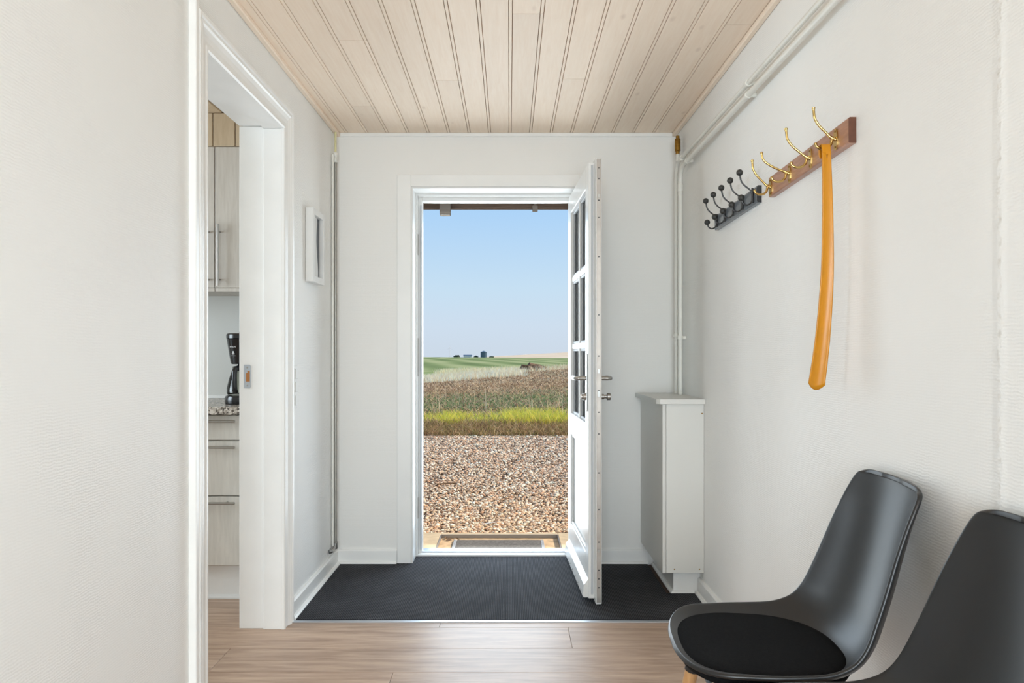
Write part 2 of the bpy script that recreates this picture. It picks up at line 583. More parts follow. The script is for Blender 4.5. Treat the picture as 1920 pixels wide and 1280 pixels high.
class MB:
    """collects geometry in world (or local) coordinates; build() links ONE mesh object"""

    def __init__(self):
        self.v, self.f = [], []

    def add(self, verts, faces):
        o = len(self.v)
        self.v += [tuple(p) for p in verts]
        self.f += [tuple(i + o for i in f) for f in faces]
        return self

    def box(self, x0, x1, y0, y1, z0, z1, c=0.0):
        x0, x1 = min(x0, x1), max(x0, x1)
        y0, y1 = min(y0, y1), max(y0, y1)
        z0, z1 = min(z0, z1), max(z0, z1)
        if c <= 0:
            v = [(x, y, z) for z in (z0, z1) for y in (y0, y1) for x in (x0, x1)]
            f = [(0, 2, 3, 1), (4, 5, 7, 6), (0, 1, 5, 4), (2, 6, 7, 3), (0, 4, 6, 2), (1, 3, 7, 5)]
            return self.add(v, f)
        c = min(c, (x1 - x0) * .45, (y1 - y0) * .45, (z1 - z0) * .45)
        X, Y, Z = (x0, x1), (y0, y1), (z0, z1)
        v, idx = [], {}
        for i in (0, 1):
            for j in (0, 1):
                for k in (0, 1):
                    sx, sy, sz = (c if i == 0 else -c), (c if j == 0 else -c), (c if k == 0 else -c)
                    idx[(i, j, k, 0)] = len(v)
                    v.append((X[i], Y[j] + sy, Z[k] + sz))
                    idx[(i, j, k, 1)] = len(v)
                    v.append((X[i] + sx, Y[j], Z[k] + sz))
                    idx[(i, j, k, 2)] = len(v)
                    v.append((X[i] + sx, Y[j] + sy, Z[k]))
        f = []
        for i in (0, 1):
            q = [idx[(i, 0, 0, 0)], idx[(i, 1, 0, 0)], idx[(i, 1, 1, 0)], idx[(i, 0, 1, 0)]]
            f.append(tuple(q if i else q[::-1]))
            q = [idx[(0, i, 0, 1)], idx[(0, i, 1, 1)], idx[(1, i, 1, 1)], idx[(1, i, 0, 1)]]
            f.append(tuple(q if i else q[::-1]))
            q = [idx[(0, 0, i, 2)], idx[(1, 0, i, 2)], idx[(1, 1, i, 2)], idx[(0, 1, i, 2)]]
            f.append(tuple(q if i else q[::-1]))
        for a in (0, 1):
            for b_ in (0, 1):
                f.append((idx[(a, b_, 0, 0)], idx[(a, b_, 1, 0)], idx[(a, b_, 1, 1)], idx[(a, b_, 0, 1)]))
                f.append((idx[(a, 0, b_, 0)], idx[(a, 1, b_, 0)], idx[(a, 1, b_, 2)], idx[(a, 0, b_, 2)]))
                f.append((idx[(0, a, b_, 1)], idx[(1, a, b_, 1)], idx[(1, a, b_, 2)], idx[(0, a, b_, 2)]))
        for i in (0, 1):
            for j in (0, 1):
                for k in (0, 1):
                    f.append((idx[(i, j, k, 0)], idx[(i, j, k, 1)], idx[(i, j, k, 2)]))
        return self.add(v, f)

    def prism(self, poly, fn, t0, t1):
        """poly: list of 2D points; fn(a, b, t) -> xyz; t0/t1 numbers or per-point functions"""
        n = len(poly)
        g0 = t0 if callable(t0) else (lambda a, b: t0)
        g1 = t1 if callable(t1) else (lambda a, b: t1)
        v = [fn(a, b, g0(a, b)) for a, b in poly] + [fn(a, b, g1(a, b)) for a, b in poly]
        f = [tuple(range(n))[::-1], tuple(range(n, 2 * n))]
        f += [(i, (i + 1) % n, n + (i + 1) % n, n + i) for i in range(n)]
        return self.add(v, f)

    def tube(self, pts, rad, seg=10, caps=True):
        pts = [Vector(p) for p in pts]
        n = len(pts)
        if not hasattr(rad, '__len__'):
            rad = [rad] * n
        rings = []
        prev = None
        for i, p in enumerate(pts):
            t = (pts[min(i + 1, n - 1)] - pts[max(i - 1, 0)]).normalized()
            if prev is None:
                ref = Vector((0, 0, 1)) if abs(t.z) < .9 else Vector((1, 0, 0))
                a = t.cross(ref).normalized()
            else:
                a = (prev - t * prev.dot(t)).normalized()
            prev = a
            b_ = t.cross(a)
            rings.append([p + (a * math.cos(2 * PI * k / seg) + b_ * math.sin(2 * PI * k / seg)) * rad[i] for k in range(seg)])
        v = [q for r in rings for q in r]
        f = []
        for i in range(n - 1):
            for k in range(seg):
                k2 = (k + 1) % seg
                f.append((i * seg + k, i * seg + k2, (i + 1) * seg + k2, (i + 1) * seg + k))
        if caps:
            f.append(tuple(range(seg))[::-1])
            f.append(tuple((n - 1) * seg + k for k in range(seg)))
        return self.add(v, f)

    def lathe(self, prof, centre, seg=24, axis='Z', caps=True):
        cx, cy, cz = centre
        v, f = [], []
        for r, h in prof:
            for k in range(seg):
                a = 2 * PI * k / seg
                p, q = r * math.cos(a), r * math.sin(a)
                if axis == 'Z':
                    v.append((cx + p, cy + q, cz + h))
                elif axis == 'X':
                    v.append((cx + h, cy + p, cz + q))
                else:
                    v.append((cx + q, cy + h, cz + p))
        n = len(prof)
        for i in range(n - 1):
            for k in range(seg):
                k2 = (k + 1) % seg
                f.append((i * seg + k, i * seg + k2, (i + 1) * seg + k2, (i + 1) * seg + k))
        if caps:
            f.append(tuple(range(seg))[::-1])
            f.append(tuple((n - 1) * seg + k for k in range(seg)))
        return self.add(v, f)

    def ball(self, c, r, seg=14, rings=9, squash=1.0):
        prof = []
        for i in range(rings + 1):
            a = -PI / 2 + PI * i / rings
            prof.append((max(r * math.cos(a), r * .02), r * math.sin(a) * squash))
        return self.lathe(prof, c, seg)

    def build(self, name, mat, parent=None, smooth=False, origin=None):
        me = bpy.data.meshes.new(name)
        org = Vector(origin) if origin is not None else (world_loc(parent) if parent is not None else Vector((0, 0, 0)))
        me.from_pydata([tuple(Vector(p) - org) for p in self.v], [], self.f)
        me.validate()
        fix_normals(me)
        me.materials.append(mat)
        o = bpy.data.objects.new(name, me)
        COL.objects.link(o)
        if parent is not None:
            o.parent = parent
        elif origin is not None:
            o.location = org
        if smooth:
            smooth_mesh(me)
        return o


def fix_normals(me):
    import bmesh
    bm = bmesh.new()
    bm.from_mesh(me)
    bmesh.ops.recalc_face_normals(bm, faces=bm.faces)
    bm.to_mesh(me)
    bm.free()


def smooth_mesh(me, angle=40):
    me.polygons.foreach_set('use_smooth', [True] * len(me.polygons))
    try:
        me.set_sharp_from_angle(angle=math.radians(angle))
    except Exception:
        pass


LOC = {}


def world_loc(o):
    """origin that children of o are written against (local frames with a rotation register (0,0,0))"""
    return LOC.get(o.name, LOC.get(o.parent.name if o.parent else '', Vector((0, 0, 0))))


def empty(name, loc=(0, 0, 0), rz=0.0, local=False):
    o = bpy.data.objects.new(name, None)
    COL.objects.link(o)
    o.location = loc
    o.rotation_euler = (0, 0, rz)
    o.empty_display_size = 0.1
    LOC[o.name] = Vector((0, 0, 0)) if local else Vector(loc)
    return o


def tag(o, label=None, cat=None, group=None, kind=None):
    if label:
        o['label'] = label
    if cat:
        o['category'] = cat
    if group:
        o['group'] = group
    if kind:
        o['kind'] = kind
    return o


def struct(o, label=None, cat=None):
    o['kind'] = 'structure'
    return tag(o, label, cat)


def sub(o, mat_list=None):
    return o


def crom(pts, n=6):
    """Catmull-Rom through points"""
    P = [np.array(p, float) for p in pts]
    out = []
    for i in range(len(P) - 1):
        p0, p1, p2, p3 = P[max(i - 1, 0)], P[i], P[i + 1], P[min(i + 2, len(P) - 1)]
        for k in range(n):
            t = k / n
            out.append(0.5 * ((2 * p1) + (-p0 + p2) * t + (2 * p0 - 5 * p1 + 4 * p2 - p3) * t * t + (-p0 + 3 * p1 - 3 * p2 + p3) * t ** 3))
    out.append(P[-1])
    return [tuple(p) for p in out]


def text_mesh(name, body, size, loc, rot, mat, parent, extrude=0.0003):
    c = bpy.data.curves.new(name, 'FONT')
    c.body = body
    c.size = size
    c.extrude = extrude
    c.align_x = 'CENTER'
    c.align_y = 'CENTER'
    t = bpy.data.objects.new(name + '_src', c)
    COL.objects.link(t)
    bpy.context.view_layer.update()
    me = bpy.data.meshes.new_from_object(t.evaluated_get(bpy.context.evaluated_depsgraph_get()))
    bpy.data.objects.remove(t)
    me.materials.append(mat)
    o = bpy.data.objects.new(name, me)
    COL.objects.link(o)
    o.parent = parent
    o.location = Vector(loc) - world_loc(parent)
    o.rotation_euler = rot
    return o


# ------------------------------------------------------------------ setting: shell of the hall
XL, XR, YB, YF, H = -0.967, 0.932, 4.226, -2.4, 2.40
XK = -1.139          # kitchen side of the partition
XKW = -3.4           # far kitchen wall
DX0, DX1, DZ = -0.548, 0.388, 2.10    # hole of the front door
PY0, PY1, PZ = 2.385, 3.238, 2.148    # hole of the kitchen doorway

# left wall (partition) with the kitchen doorway and an added window behind the camera
m = MB()
m.box(XK, XL, 1.0, PY0, 0, H).box(XK, XL, PY1, YB, 0, H).box(XK, XL, PY0, PY1, PZ, H)
m.box(XK, XL, YF, -0.3, 0, H).box(XK, XL, -0.3, 1.0, 0, .88).box(XK, XL, -0.3, 1.0, 2.12, H)
wall_left = struct(m.build('wall_left', WALL), 'white woven-wallpaper partition wall with the kitchen doorway', 'wall')
m = MB()
m.box(XR, 1.23, 1.0, 4.5, -.1, H + .1).box(XR, 1.23, YF, -0.3, 0, H).box(XR, 1.23, -0.3, 1.0, 0, .88).box(XR, 1.23, -0.3, 1.0, 2.12, H)
wall_right = struct(m.build('wall_right', WALL_R), 'white woven-wallpaper wall carrying the coat racks', 'wall')
m = MB()
m.box(-3.7, DX0, YB, 4.5, -.1, H + .1).box(DX1, XR, YB, 4.5, -.1, H + .1).box(DX0, DX1, YB, 4.5, DZ, H + .1)
wall_back = struct(m.build('wall_back', WALL_B), 'white wall around the open front door', 'wall')
struct(MB().box(XK, -.8, YF - .2, YF, 0, H).box(.8, 1.23, YF - .2, YF, 0, H).box(-.8, .8, YF - .2, YF, 0, .35).box(-.8, .8, YF - .2, YF, 2.15, H).build('wall_front', WALL_B), 'white hall wall behind the camera', 'wall')
m = MB().box(XKW - .25, XKW, 1.4, YB, 0, .9).box(XKW - .25, XKW, 1.4, YB, 2.1, H).box(XKW - .25, XKW, 1.4, 2.3, .9, 2.1).box(XKW - .25, XKW, 3.5, YB, .9, 2.1)
struct(m.build('wall_kitchen_side', KWALL), 'pale kitchen wall with an added unseen window', 'wall')
struct(MB().box(XKW, XK, 1.25, 1.4, 0, H).build('wall_kitchen_end', KWALL), 'pale kitchen wall behind the partition', 'wall')
# thin paint skin of the kitchen's own back wall (splash zone), a real board on the wall
struct(MB().box(XKW, XK, YB - .012, YB, .90, H).build('wall_kitchen_back', KWALL), 'pale grey kitchen splash wall above the worktop', 'wall')


def window(name, xa, xb, y0, y1, z0, z1, label):
    w = empty(name, ((xa + xb) / 2, (y0 + y1) / 2, z0))
    struct(w, label, 'window')
    t = .05
    for a in ((y0, y0 + t, z0, z1), (y1 - t, y1, z0, z1), (y0 + t, y1 - t, z0, z0 + t), (y0 + t, y1 - t, z1 - t, z1), ((y0 + y1) / 2 - .025, (y0 + y1) / 2 + .025, z0 + t, z1 - t)):
        MB().box(xa, xb, *a, .004).build('window_frame', PAINT_DOOR, w)
    ym = (y0 + y1) / 2
    xm = (xa + xb) / 2
    for a in ((y0 + t, ym - .025), (ym + .025, y1 - t)):
        MB().box(xm - .002, xm + .002, a[0], a[1], z0 + t, z1 - t).build('pane', GLASS, w)


window('added_window_1', XK + .01, XK + .07, -.3, 1.0, .88, 2.12, 'white two-pane window added unseen in the partition to light the hall')  # both side windows are added, to let light onto the hall walls
window('added_window_2', 1.16, 1.22, -.3, 1.0, .88, 2.12, 'white two-pane window added unseen in the rack wall to light the hall')
w4 = struct(empty('added_window_4', (0, YF - .1, .35)), 'tall white two-pane window added behind the camera for fill light', 'window')  # unseen window, made up to hold the rear fill lamp
for q in ((-.8, -.75, .35, 2.15), (.75, .8, .35, 2.15), (-.75, .75, .35, .40), (-.75, .75, 2.10, 2.15), (-.025, .025, .40, 2.10)):
    MB().box(q[0], q[1], YF - .14, YF - .08, q[2], q[3], .004).build('window_frame', PAINT_DOOR, w4)
for q in ((-.75, -.025), (.025, .75)):
    MB().box(q[0], q[1], YF - .112, YF - .108, .40, 2.10).build('pane', GLASS, w4)
window('added_window_3', XKW - .2, XKW - .14, 2.3, 3.5, .9, 2.1, 'white two-pane window added unseen to light the kitchen')  # unseen window, added as the source of the kitchen fill lamp

# floor: underlay plus separate vinyl planks
floor = struct(MB().box(-3.6, 1.2, YF - .2, 4.5, -.15, -.006).build('floor', FLOOR_BASE), 'oak-look vinyl plank floor', 'floor')
ROW = .228
joints = {0: .251, 1: -1.108, 2: -.427, 3: .05, 4: -.75, 5: .38, -1: -.3, -2: -1.9, -3: -1.2, -4: -1.6}


def floor_plank(x0, x1, y0, y1):
    if x1 - x0 < .01:
        return
    MB().box(x0 + .0006, x1 - .0006, y0 + .0006, y1 - .0006, -.008, 0, .0009).build('floor_plank', FLOOR_WOOD, floor)


for k in range(-5, 26):
    y1 = 3.24 - ROW * k
    y0 = y1 - ROW
    if y0 < YF:
        y0 = YF
    if k == -1:
        y1 = min(y1, 3.468)
    x_hi = XR
    if y1 > 3.30 and k != -1:
        x_hi = XK
    y1c = min(y1, 4.22)
    if y1c - y0 < .02:
        continue
    j = joints.get(k, -1.0 + ((k * .47) % 1.22))
    xs = [j + 1.83 * q for q in range(-4, 4)]
    xs = [-3.39] + [x for x in xs if -3.35 < x < x_hi - .03] + [x_hi]
    for a, b_ in zip(xs[:-1], xs[1:]):
        if k == -1:
            # sliver row: in the hall it is cut at the metal strip
            if a >= XK - .02 or b_ <= XK + .02:
                floor_plank(a, b_, y0, 3.30 if a >= XK - .02 else y1c)
            else:
                floor_plank(a, XK, y0, y1c)
                floor_plank(XK, b_, y0, 3.30)
        else:
            floor_plank(a, b_, y0, y1c)
struct(MB().box(-.985, XR, 3.297, 3.322, -.004, .004, .002).build('trim_1', ALU), 'thin metal strip between vinyl floor and black mat', 'trim')

# ceilings
ceiling = struct(MB().box(XK, 1.2, YF - .2, 4.5, H + .006, H + .12).build('ceiling', DARKGAP), 'whitewashed pine board ceiling', 'ceiling')
PW = .1139
cj = {16: [2.831], 11: [3.39, 1.2], 9: [2.74], 10: [.6], 6: [3.406], 3: [2.973, .2], 2: [3.763, 1.5], 14: [1.4], 12: [.9], 7: [1.9], 4: [1.7], 13: [2.2]}
cb = [-.967] + [-.900 + PW * i for i in range(17)] + [XR]
cb = [x for x in cb if x <= XR]
for i, (a, b_) in enumerate(zip(cb[:-1], cb[1:])):
    ys = [YF] + sorted(cj.get(i, [])) + [YB]
    if b_ - a < .012:
        continue
    for y0, y1 in zip(ys[:-1], ys[1:]):
        # board with chamfered long edges and a narrow tongue step beside the groove
        poly = [(a + .0012, .012), (a + .0012, .0015), (a + .0024, 0), (b_ - .0150, 0), (b_ - .0140, .006), (b_ - .0128, .006), (b_ - .0118, 0), (b_ - .0024, 0), (b_ - .0012, .0015), (b_ - .0012, .012)]
        MB().prism(poly, lambda p, q, t: (p, t, H + q), y0 + .0016, y1 - .0016).build('ceiling_plank', CEIL_WOOD, ceiling)
for x0, x1, yy0, yy1 in ((XL, XL + .024, YF, YB), (XR - .024, XR, YF, YB)):
    MB().box(x0, x1, yy0, yy1, H - .020, H + .001, .004).build('cover_strip', CEIL_WOOD, ceiling)
MB().box(XL + .024, XR - .024, YB - .014, YB, H - .022, H + .0005, .004).build('cover_strip', PAINT, ceiling)
kceil = struct(MB().box(XKW - .2, XK, 1.2, 4.5, H + .012, H + .1).build('ceiling_kitchen', DARKGAP), 'pine board kitchen ceiling', 'ceiling')
for i in range(20):
    a = XKW + i * PW
    if a + PW > XK + .05:
        break
    MB().box(a + .003, min(a + PW - .003, XK), 1.4, YB, H + .0, H + .012, .004).build('ceiling_plank', PINE, kceil)

# baseboards with a bead at the foot
BB = [(0, 0), (.030, 0), (.030, .008), (.024, .016), (.016, .018), (.016, .074), (.010, .082), (0, .082)]


def bb_run(parent, fn, t0, t1, mat=PAINT):
    n = 4
    return MB().prism(BB, fn, t0, t1).build('baseboard_run', mat, parent)


def bb(name, fn, t0, t1, label):
    o = MB().prism(BB, fn, t0, t1).build(name, PAINT)
    return struct(o, label, 'baseboard')


bb('baseboard_left', lambda a, b_, t: (XL + a, t, b_), 3.324, lambda a, b_: YB - a, 'white baseboard along the partition beside the mat')
bb('baseboard_left_near', lambda a, b_, t: (XL + a, t, b_), YF, 2.298, 'white baseboard along the near partition')
bb('baseboard_back_left', lambda a, b_, t: (t, YB - a, b_), lambda a, b_: XL + a, -.626, 'white baseboard between partition and front door casing')
bb('baseboard_back_right', lambda a, b_, t: (t, YB - a, b_), .466, .772, 'white baseboard between front door casing and corner cabinet')
bb('baseboard_right', lambda a, b_, t: (XR - a, t, b_), YF, 3.690, 'white baseboard along the rack wall')
# mitred foot around the plinth of the corner cabinet
# ------------------------------------------------------------------ kitchen doorway: lining and moulded casing
trim_2 = struct(empty('trim_2', (XL, 2.8, 0)), 'white moulded casing and lining of the kitchen doorway', 'trim')
CP = [(0, -.002), (0, .010), (.006, .014), (.014, .014), (.018, .010), (.030, .010), (.046, .013), (.060, .019), (.066, .0235), (.072, .0235), (.075, .020), (.080, .020), (.083, .0255), (.093, .0265), (.097, .023), (.097, -.002)]
OY0, OY1, OZ = 2.402, 3.217, 2.128
MB().prism(CP, lambda w, d, t: (XL + d, OY0 - w, t), 0, lambda w, d: OZ + w).build('casing', CASING, trim_2)
MB().prism(CP, lambda w, d, t: (XL + d, OY1 + w, t), 0, lambda w, d: OZ + w).build('casing', CASING, trim_2)
MB().prism(CP, lambda w, d, t: (XL + d, t, OZ + w), lambda w, d: OY0 - w, lambda w, d: OY1 + w).build('casing', CASING, trim_2)
XS = -1.046
MB().box(XS, XL + .0005, OY1 - .001, PY1, 0, OZ + .001, .002).box(XK - .012, XS - .0005, OY1 + .010, PY1, 0, OZ + .012, .002).build('jamb', CASING, trim_2)
MB().box(XS, XL + .0005, PY0, OY0 + .001, 0, OZ + .001, .002).box(XK - .012, XS - .0005, PY0, OY0 - .010, 0, OZ + .012, .002).build('jamb', CASING, trim_2)
MB().box(XS, XL + .0005, OY0 + .001, OY1 - .001, OZ, PZ, .002).box(XK - .012, XS - .0005, OY0 - .01, OY1 + .01, OZ + .012, PZ, .002).build('head_lining', CASING, trim_2)
MB().box(XL, XL + .024, OY0 - .121, OY0 - .0985, 0, OZ + .125, .002).build('edge_strip', CASING, trim_2)
yk = OY1 + .0095
MB().prism([(-1.130, 1.024), (-1.106, 1.024), (-1.102, 1.030), (-1.102, 1.118), (-1.106, 1.124), (-1.130, 1.124)], lambda a, b_, t: (a, t, b_), yk - .0025, yk + .001).build('strike_plate', ALU, trim_2)
MB().prism([(-1.121, 1.052), (-1.105, 1.052), (-1.105, 1.098), (-1.115, 1.098), (-1.115, 1.090), (-1.121, 1.088)], lambda a, b_, t: (a, t, b_), yk - .0032, yk - .002).build('strike_hole', WOODHOLE, trim_2)
for z in (1.036, 1.112):
    MB().lathe([(.004, 0), (.003, -.001)], (-1.116, yk - .0026, z), 10, 'Y').build('screw', STEEL, trim_2)

# ------------------------------------------------------------------ front door: casing, frame, open leaf
trim_3 = struct(empty('trim_3', (0, YB, 0)), 'flat white casing around the front door', 'trim')
MB().box(DX0 - .077, DX0, YB - .014, YB, 0, DZ + .067, .002).build('casing', PAINT, trim_3)
MB().box(DX1, DX1 + .077, YB - .014, YB, 0, DZ + .067, .002).build('casing', PAINT, trim_3)
MB().box(DX0, DX1, YB - .014, YB, DZ, DZ + .067, .002).build('casing', PAINT, trim_3)
frame = struct(empty('trim_4', (0, 4.4, 0)), 'white front door frame with threshold', 'door frame')
for s, xo in ((1, DX0), (-1, DX1)):
    MB().box(xo, xo + s * .010, YB - .010, 4.352, 0, DZ, .001).build('reveal_lining', PAINT_DOOR, frame)
    MB().box(xo, xo + s * .020, 4.352, 4.398, 0, DZ - .002, .002).box(xo, xo + s * .041, 4.3985, 4.47, 0, DZ - .002, .003).build('frame_post', PAINT_DOOR, frame)
    MB().box(xo + s * .030, xo + s * .040, 4.389, 4.3985, .03, 2.03, .002).build('seal', GASKET, frame)
MB().box(DX0 + .010, DX1 - .010, YB - .010, 4.352, DZ - .010, DZ, .001).build('reveal_lining', PAINT_DOOR, frame)
MB().box(DX0 + .020, DX1 - .020, 4.352, 4.398, 2.078, DZ - .002, .002).box(DX0 + .041, DX1 - .041, 4.3985, 4.47, 2.056, DZ - .002, .003).build('frame_head', PAINT_DOOR, frame)
MB().box(DX0 + .020, DX1 - .020, 4.352, 4.40, 0, .016, .003).build('threshold', PAINT_DOOR, frame)
MB().prism([(4.40, -.02), (4.40, .024), (4.408, .026), (4.50, .016), (4.512, -.02)], lambda a, b_, t: (t, a, b_), DX0 + .041, DX1 - .041).build('threshold_rail', ALU, frame)
for z in (1.16,):
    MB().box(DX0 + .020, DX0 + .0225, 4.36, 4.385, z - .12, z + .10, .001).build('strike_plate', ZINC, frame)
for z in (.28, 1.80):
    MB().box(DX0 + .020, DX0 + .0225, 4.362, 4.384, z - .06, z + .06, .001).build('strike_plate', ZINC, frame)

HX, HY = .340, 4.345
door = struct(empty('door_1', (HX, HY, 0), math.radians(-88.0), local=True), 'white half-glazed front door swung open into the hall', 'door')
LX, LI = .815, .845          # outer layer / inner lip length
T0, T1, T2 = 0, .030, .058   # outer face, step, inner face


def leaf(name, x0, x1, z0, z1, mat=PAINT_DOOR, lip=(0, 0, 0, 0), ly=(T0, T2)):
    m = MB()
    m.box(x0, x1, ly[0], T1, z0, z1, .0025)
    m.box(x0 - lip[0], x1 + lip[1], T1, ly[1], z0 - lip[2], z1 + lip[3], .0025)
    return m.build(name, mat, door)


leaf('stile', .004, .105, .030, 2.062, lip=(.02, 0, .018, .018))
leaf('stile', .710, LX, .030, 2.062, lip=(0, .030, .018, .018))
leaf('rail', .105, .710, 1.958, 2.062, lip=(0, 0, 0, .018))
leaf('rail', .105, .710, .722, .838)
leaf('rail', .105, .710, .030, .222, lip=(0, 0, .018, 0))
MB().box(.105, .710, .018, .042, .222, .722, .002).build('panel', PAINT_DOOR, door)
for (x0, x1, z0, z1) in ((.105, .710, .2225, .236), (.105, .710, .708, .7215), (.105, .119, .236, .708), (.696, .710, .236, .708)):
    MB().box(x0, x1, .006, .0178, z0, z1, .004).build('panel_moulding', PAINT_DOOR, door)
zz = [.838, 1.2113, 1.5847, 1.958]
xx = [.105, .4075, .710]
MB().box(.3925, .4225, .008, .050, .838, 1.958, .004).build('muntin', PAINT_DOOR, door)
for z in zz[1:-1]:
    for (x0, x1) in ((.105, .3925), (.4225, .710)):
        MB().box(x0, x1, .008, .050, z - .015, z + .015, .004).build('muntin', PAINT_DOOR, door)
for i in range(2):
    for k in range(3):
        x0 = xx[i] + (.015 if i else 0)
        x1 = xx[i + 1] - (.015 if i == 0 else 0)
        z0 = zz[k] + (.015 if k else 0)
        z1 = zz[k + 1] - (.015 if k < 2 else 0)
        p = MB().box(x0, x1, .027, .031, z0, z1).build('pane', GLASS, door)
        g = MB()
        g.box(x0, x0 + .012, .014, .0265, z0, z1, .002).box(x1 - .012, x1, .014, .0265, z0, z1, .002)
        g.box(x0 + .012, x1 - .012, .014, .0265, z0, z0 + .012, .002).box(x0 + .012, x1 - .012, .014, .0265, z1 - .012, z1, .002)
        o = g.build('glazing_bead', GASKET, p, origin=(0, 0, 0))
# weather board at the foot of the outer face with its screws
MB().prism([(0.0005, .120), (-.020, .092), (-.026, .040), (-.020, .034), (0.0005, .034)], lambda a, b_, t: (t, a, b_), .03, LX - .006).build('weather_board', PAINT_DOOR, door)
for k in range(7):
    x = .09 + k * .11
    MB().lathe([(.005, 0), (.005, -.002), (.002, -.003)], (x, -.0262, .055), 8, 'Y').build('screw', STEEL, door)
# lock rail let into the free edge, with screws and bolts
MB().box(LI, LI + .002, .034, .054, .02, 2.072, .0008).build('lock_rail', ZINC, door)
for z in (.09, .13, .17, .30, .45, .62, .80, .90, 1.00, 1.16, 1.35, 1.62, 1.80, 1.88, 1.98, 2.03):
    MB().lathe([(.0036, 0), (.003, .0012)], (LI + .002, .044, z), 8, 'X').build('screw', BLACKMETAL, door)
for z, hh in ((.26, .016), (.985, .03), (1.09, .022), (1.90, .016)):
    MB().box(LI + .0015, LI + .0055, .038, .050, z - hh / 2, z + hh / 2, .001).build('bolt', STEEL, door)
MB().box(LX, LX + .006, .012, .0225, .05, 2.05, .002).build('edge_seal', GASKET, door)
# long handle plates, levers, cylinder and thumb turn
for side, y in ((-1, T0), (1, T2)):
    s = side
    MB().box(.752, .790, y, y + s * .006, .90, 1.17, .002).build('handle_plate', STEEL, door)
    pts = crom([(.771, y + s * .004, 1.055), (.771, y + s * .030, 1.055), (.771, y + s * .044, 1.055), (.764, y + s * .053, 1.055), (.748, y + s * .056, 1.055), (.70, y + s * .056, 1.055), (.652, y + s * .054, 1.055)], 5)
    MB().tube(pts, [.0105] * 10 + [.0098] * (len(pts) - 10), 12).build('door_handle', STEEL, door, smooth=True)
MB().lathe([(.017, 0), (.017, -.014), (.013, -.016), (.012, -.024)], (.771, T0 - .005, .968), 16, 'Y').build('lock_cylinder', ZINC, door, smooth=True)
MB().lathe([(.013, 0), (.013, .016), (.009, .018), (.009, .030), (.017, .032), (.017, .046), (.015, .048)], (.771, T2 + .005, .968), 16, 'Y').build('thumb_turn', STEEL, door, smooth=True)
for z in (.25, 1.05, 1.85):
    MB().lathe([(.008, -.05), (.008, .05)], (-.008, .050, z), 12, 'Z').build('hinge', ZINC, door)

# ------------------------------------------------------------------ black entrance mat (cut round the door reveal and the cabinet plinth)
my0 = 3.323
poly = [(XL + .031, my0), (XR - .031, my0), (XR - .031, 3.685), (.765, 3.685), (.765, YB - .031), (.467, YB - .031), (.467, YB - .016), (DX1 - .012, YB - .016), (DX1 - .012, 4.350), (DX0 + .012, 4.350), (DX0 + .012, YB - .016), (-.627, YB - .016), (-.627, YB - .031), (XL + .031, YB - .031)]
mat_o = MB().prism(poly, lambda a, b_, t: (a, b_, t), -.005, .006).build('entrance_mat', MATMAT)
tag(mat_o, 'black ribbed entrance mat filling the floor inside the front door', 'mat')

# ------------------------------------------------------------------ corner cabinet
cx0, cy0 = .732, 3.622
cab = tag(empty('corner_cabinet', ((cx0 + XR) / 2, 3.92, 0)), 'narrow white laminate cabinet in the corner under the pipes', 'cabinet')
ZB = .122
MB().box(cx0 + .0185, XR - .001, cy0 + .001, YB - .002, ZB, .930, .001).build('body', CABINET, cab)
d = MB().box(cx0, cx0 + .017, cy0 - .001, YB - .004, ZB, .930, .0015).build('door', CABINET, cab)
MB().prism([(cx0 - .030, cy0 - .002), (cx0 - .014, cy0 - .020), (XR - .001, cy0 - .020), (XR - .001, YB - .001), (cx0 - .030, YB - .001)], lambda a, b_, t: (a, b_, t), .931, .954).build('worktop', CABINET, cab)
MB().box(.800, XR - .001, cy0 + .075, YB - .002, 0, ZB, .001).build('plinth', PAINT, cab)
MB().prism([(0, 0), (.014, 0), (.014, .006), (.006, .016), (0, .016)], lambda a, b_, t: (t, cy0 + .075 - a, b_), lambda a, b_: .800 - a, XR - .031).build('plinth_bead', PAINT, cab)
MB().prism([(0, 0), (.014, 0), (.014, .006), (.006, .016), (0, .016)], lambda a, b_, t: (.800 - a, t, b_), lambda a, b_: cy0 + .075 - a, YB - .032).build('plinth_bead', PAINT, cab)
for x, z in ((.790, .140), (.922, .885), (.910, .140)):
    MB().lathe([(.0035, 0), (.002, -.0012)], (x, cy0 + .001, z), 8, 'Y').build('screw', BRASS_OLD, cab)
MB().lathe([(.006, 0), (.006, -.002), (.004, -.003)], (.826, cy0 + .075, .07), 10, 'Y').build('cap', PAINT, cab)

# ------------------------------------------------------------------ heating pipes on the rack wall
XP = XR - .030


def pipe_path(zh, ydrop, r):
    return [(XP, YF + .02, zh), (XP, ydrop - .07, zh)] + [(XP, ydrop - .07 + .07 * math.sin(a), zh - .07 + .07 * math.cos(a)) for a in [PI / 16 * k for k in range(1, 8)]] + [(XP, ydrop, zh - .07), (XP, ydrop, .955)]


def clamp(m, y, z, horizontal=True):
    if horizontal:
        m.lathe([(.0135, -.008), (.0145, -.006), (.0145, .006), (.0135, .008)], (XP, y, z), 16, 'Y')
        m.box(XP + .008, XR, y - .007, y + .007, z - .008, z + .008, .001)
    else:
        m.lathe([(.0145, -.010), (.0155, -.008), (.0155, .008), (.0145, .010)], (XP, y, z), 16, 'Z')
        m.box(XP + .008, XR, y - .007, y + .007, z - .008, z + .008, .001)


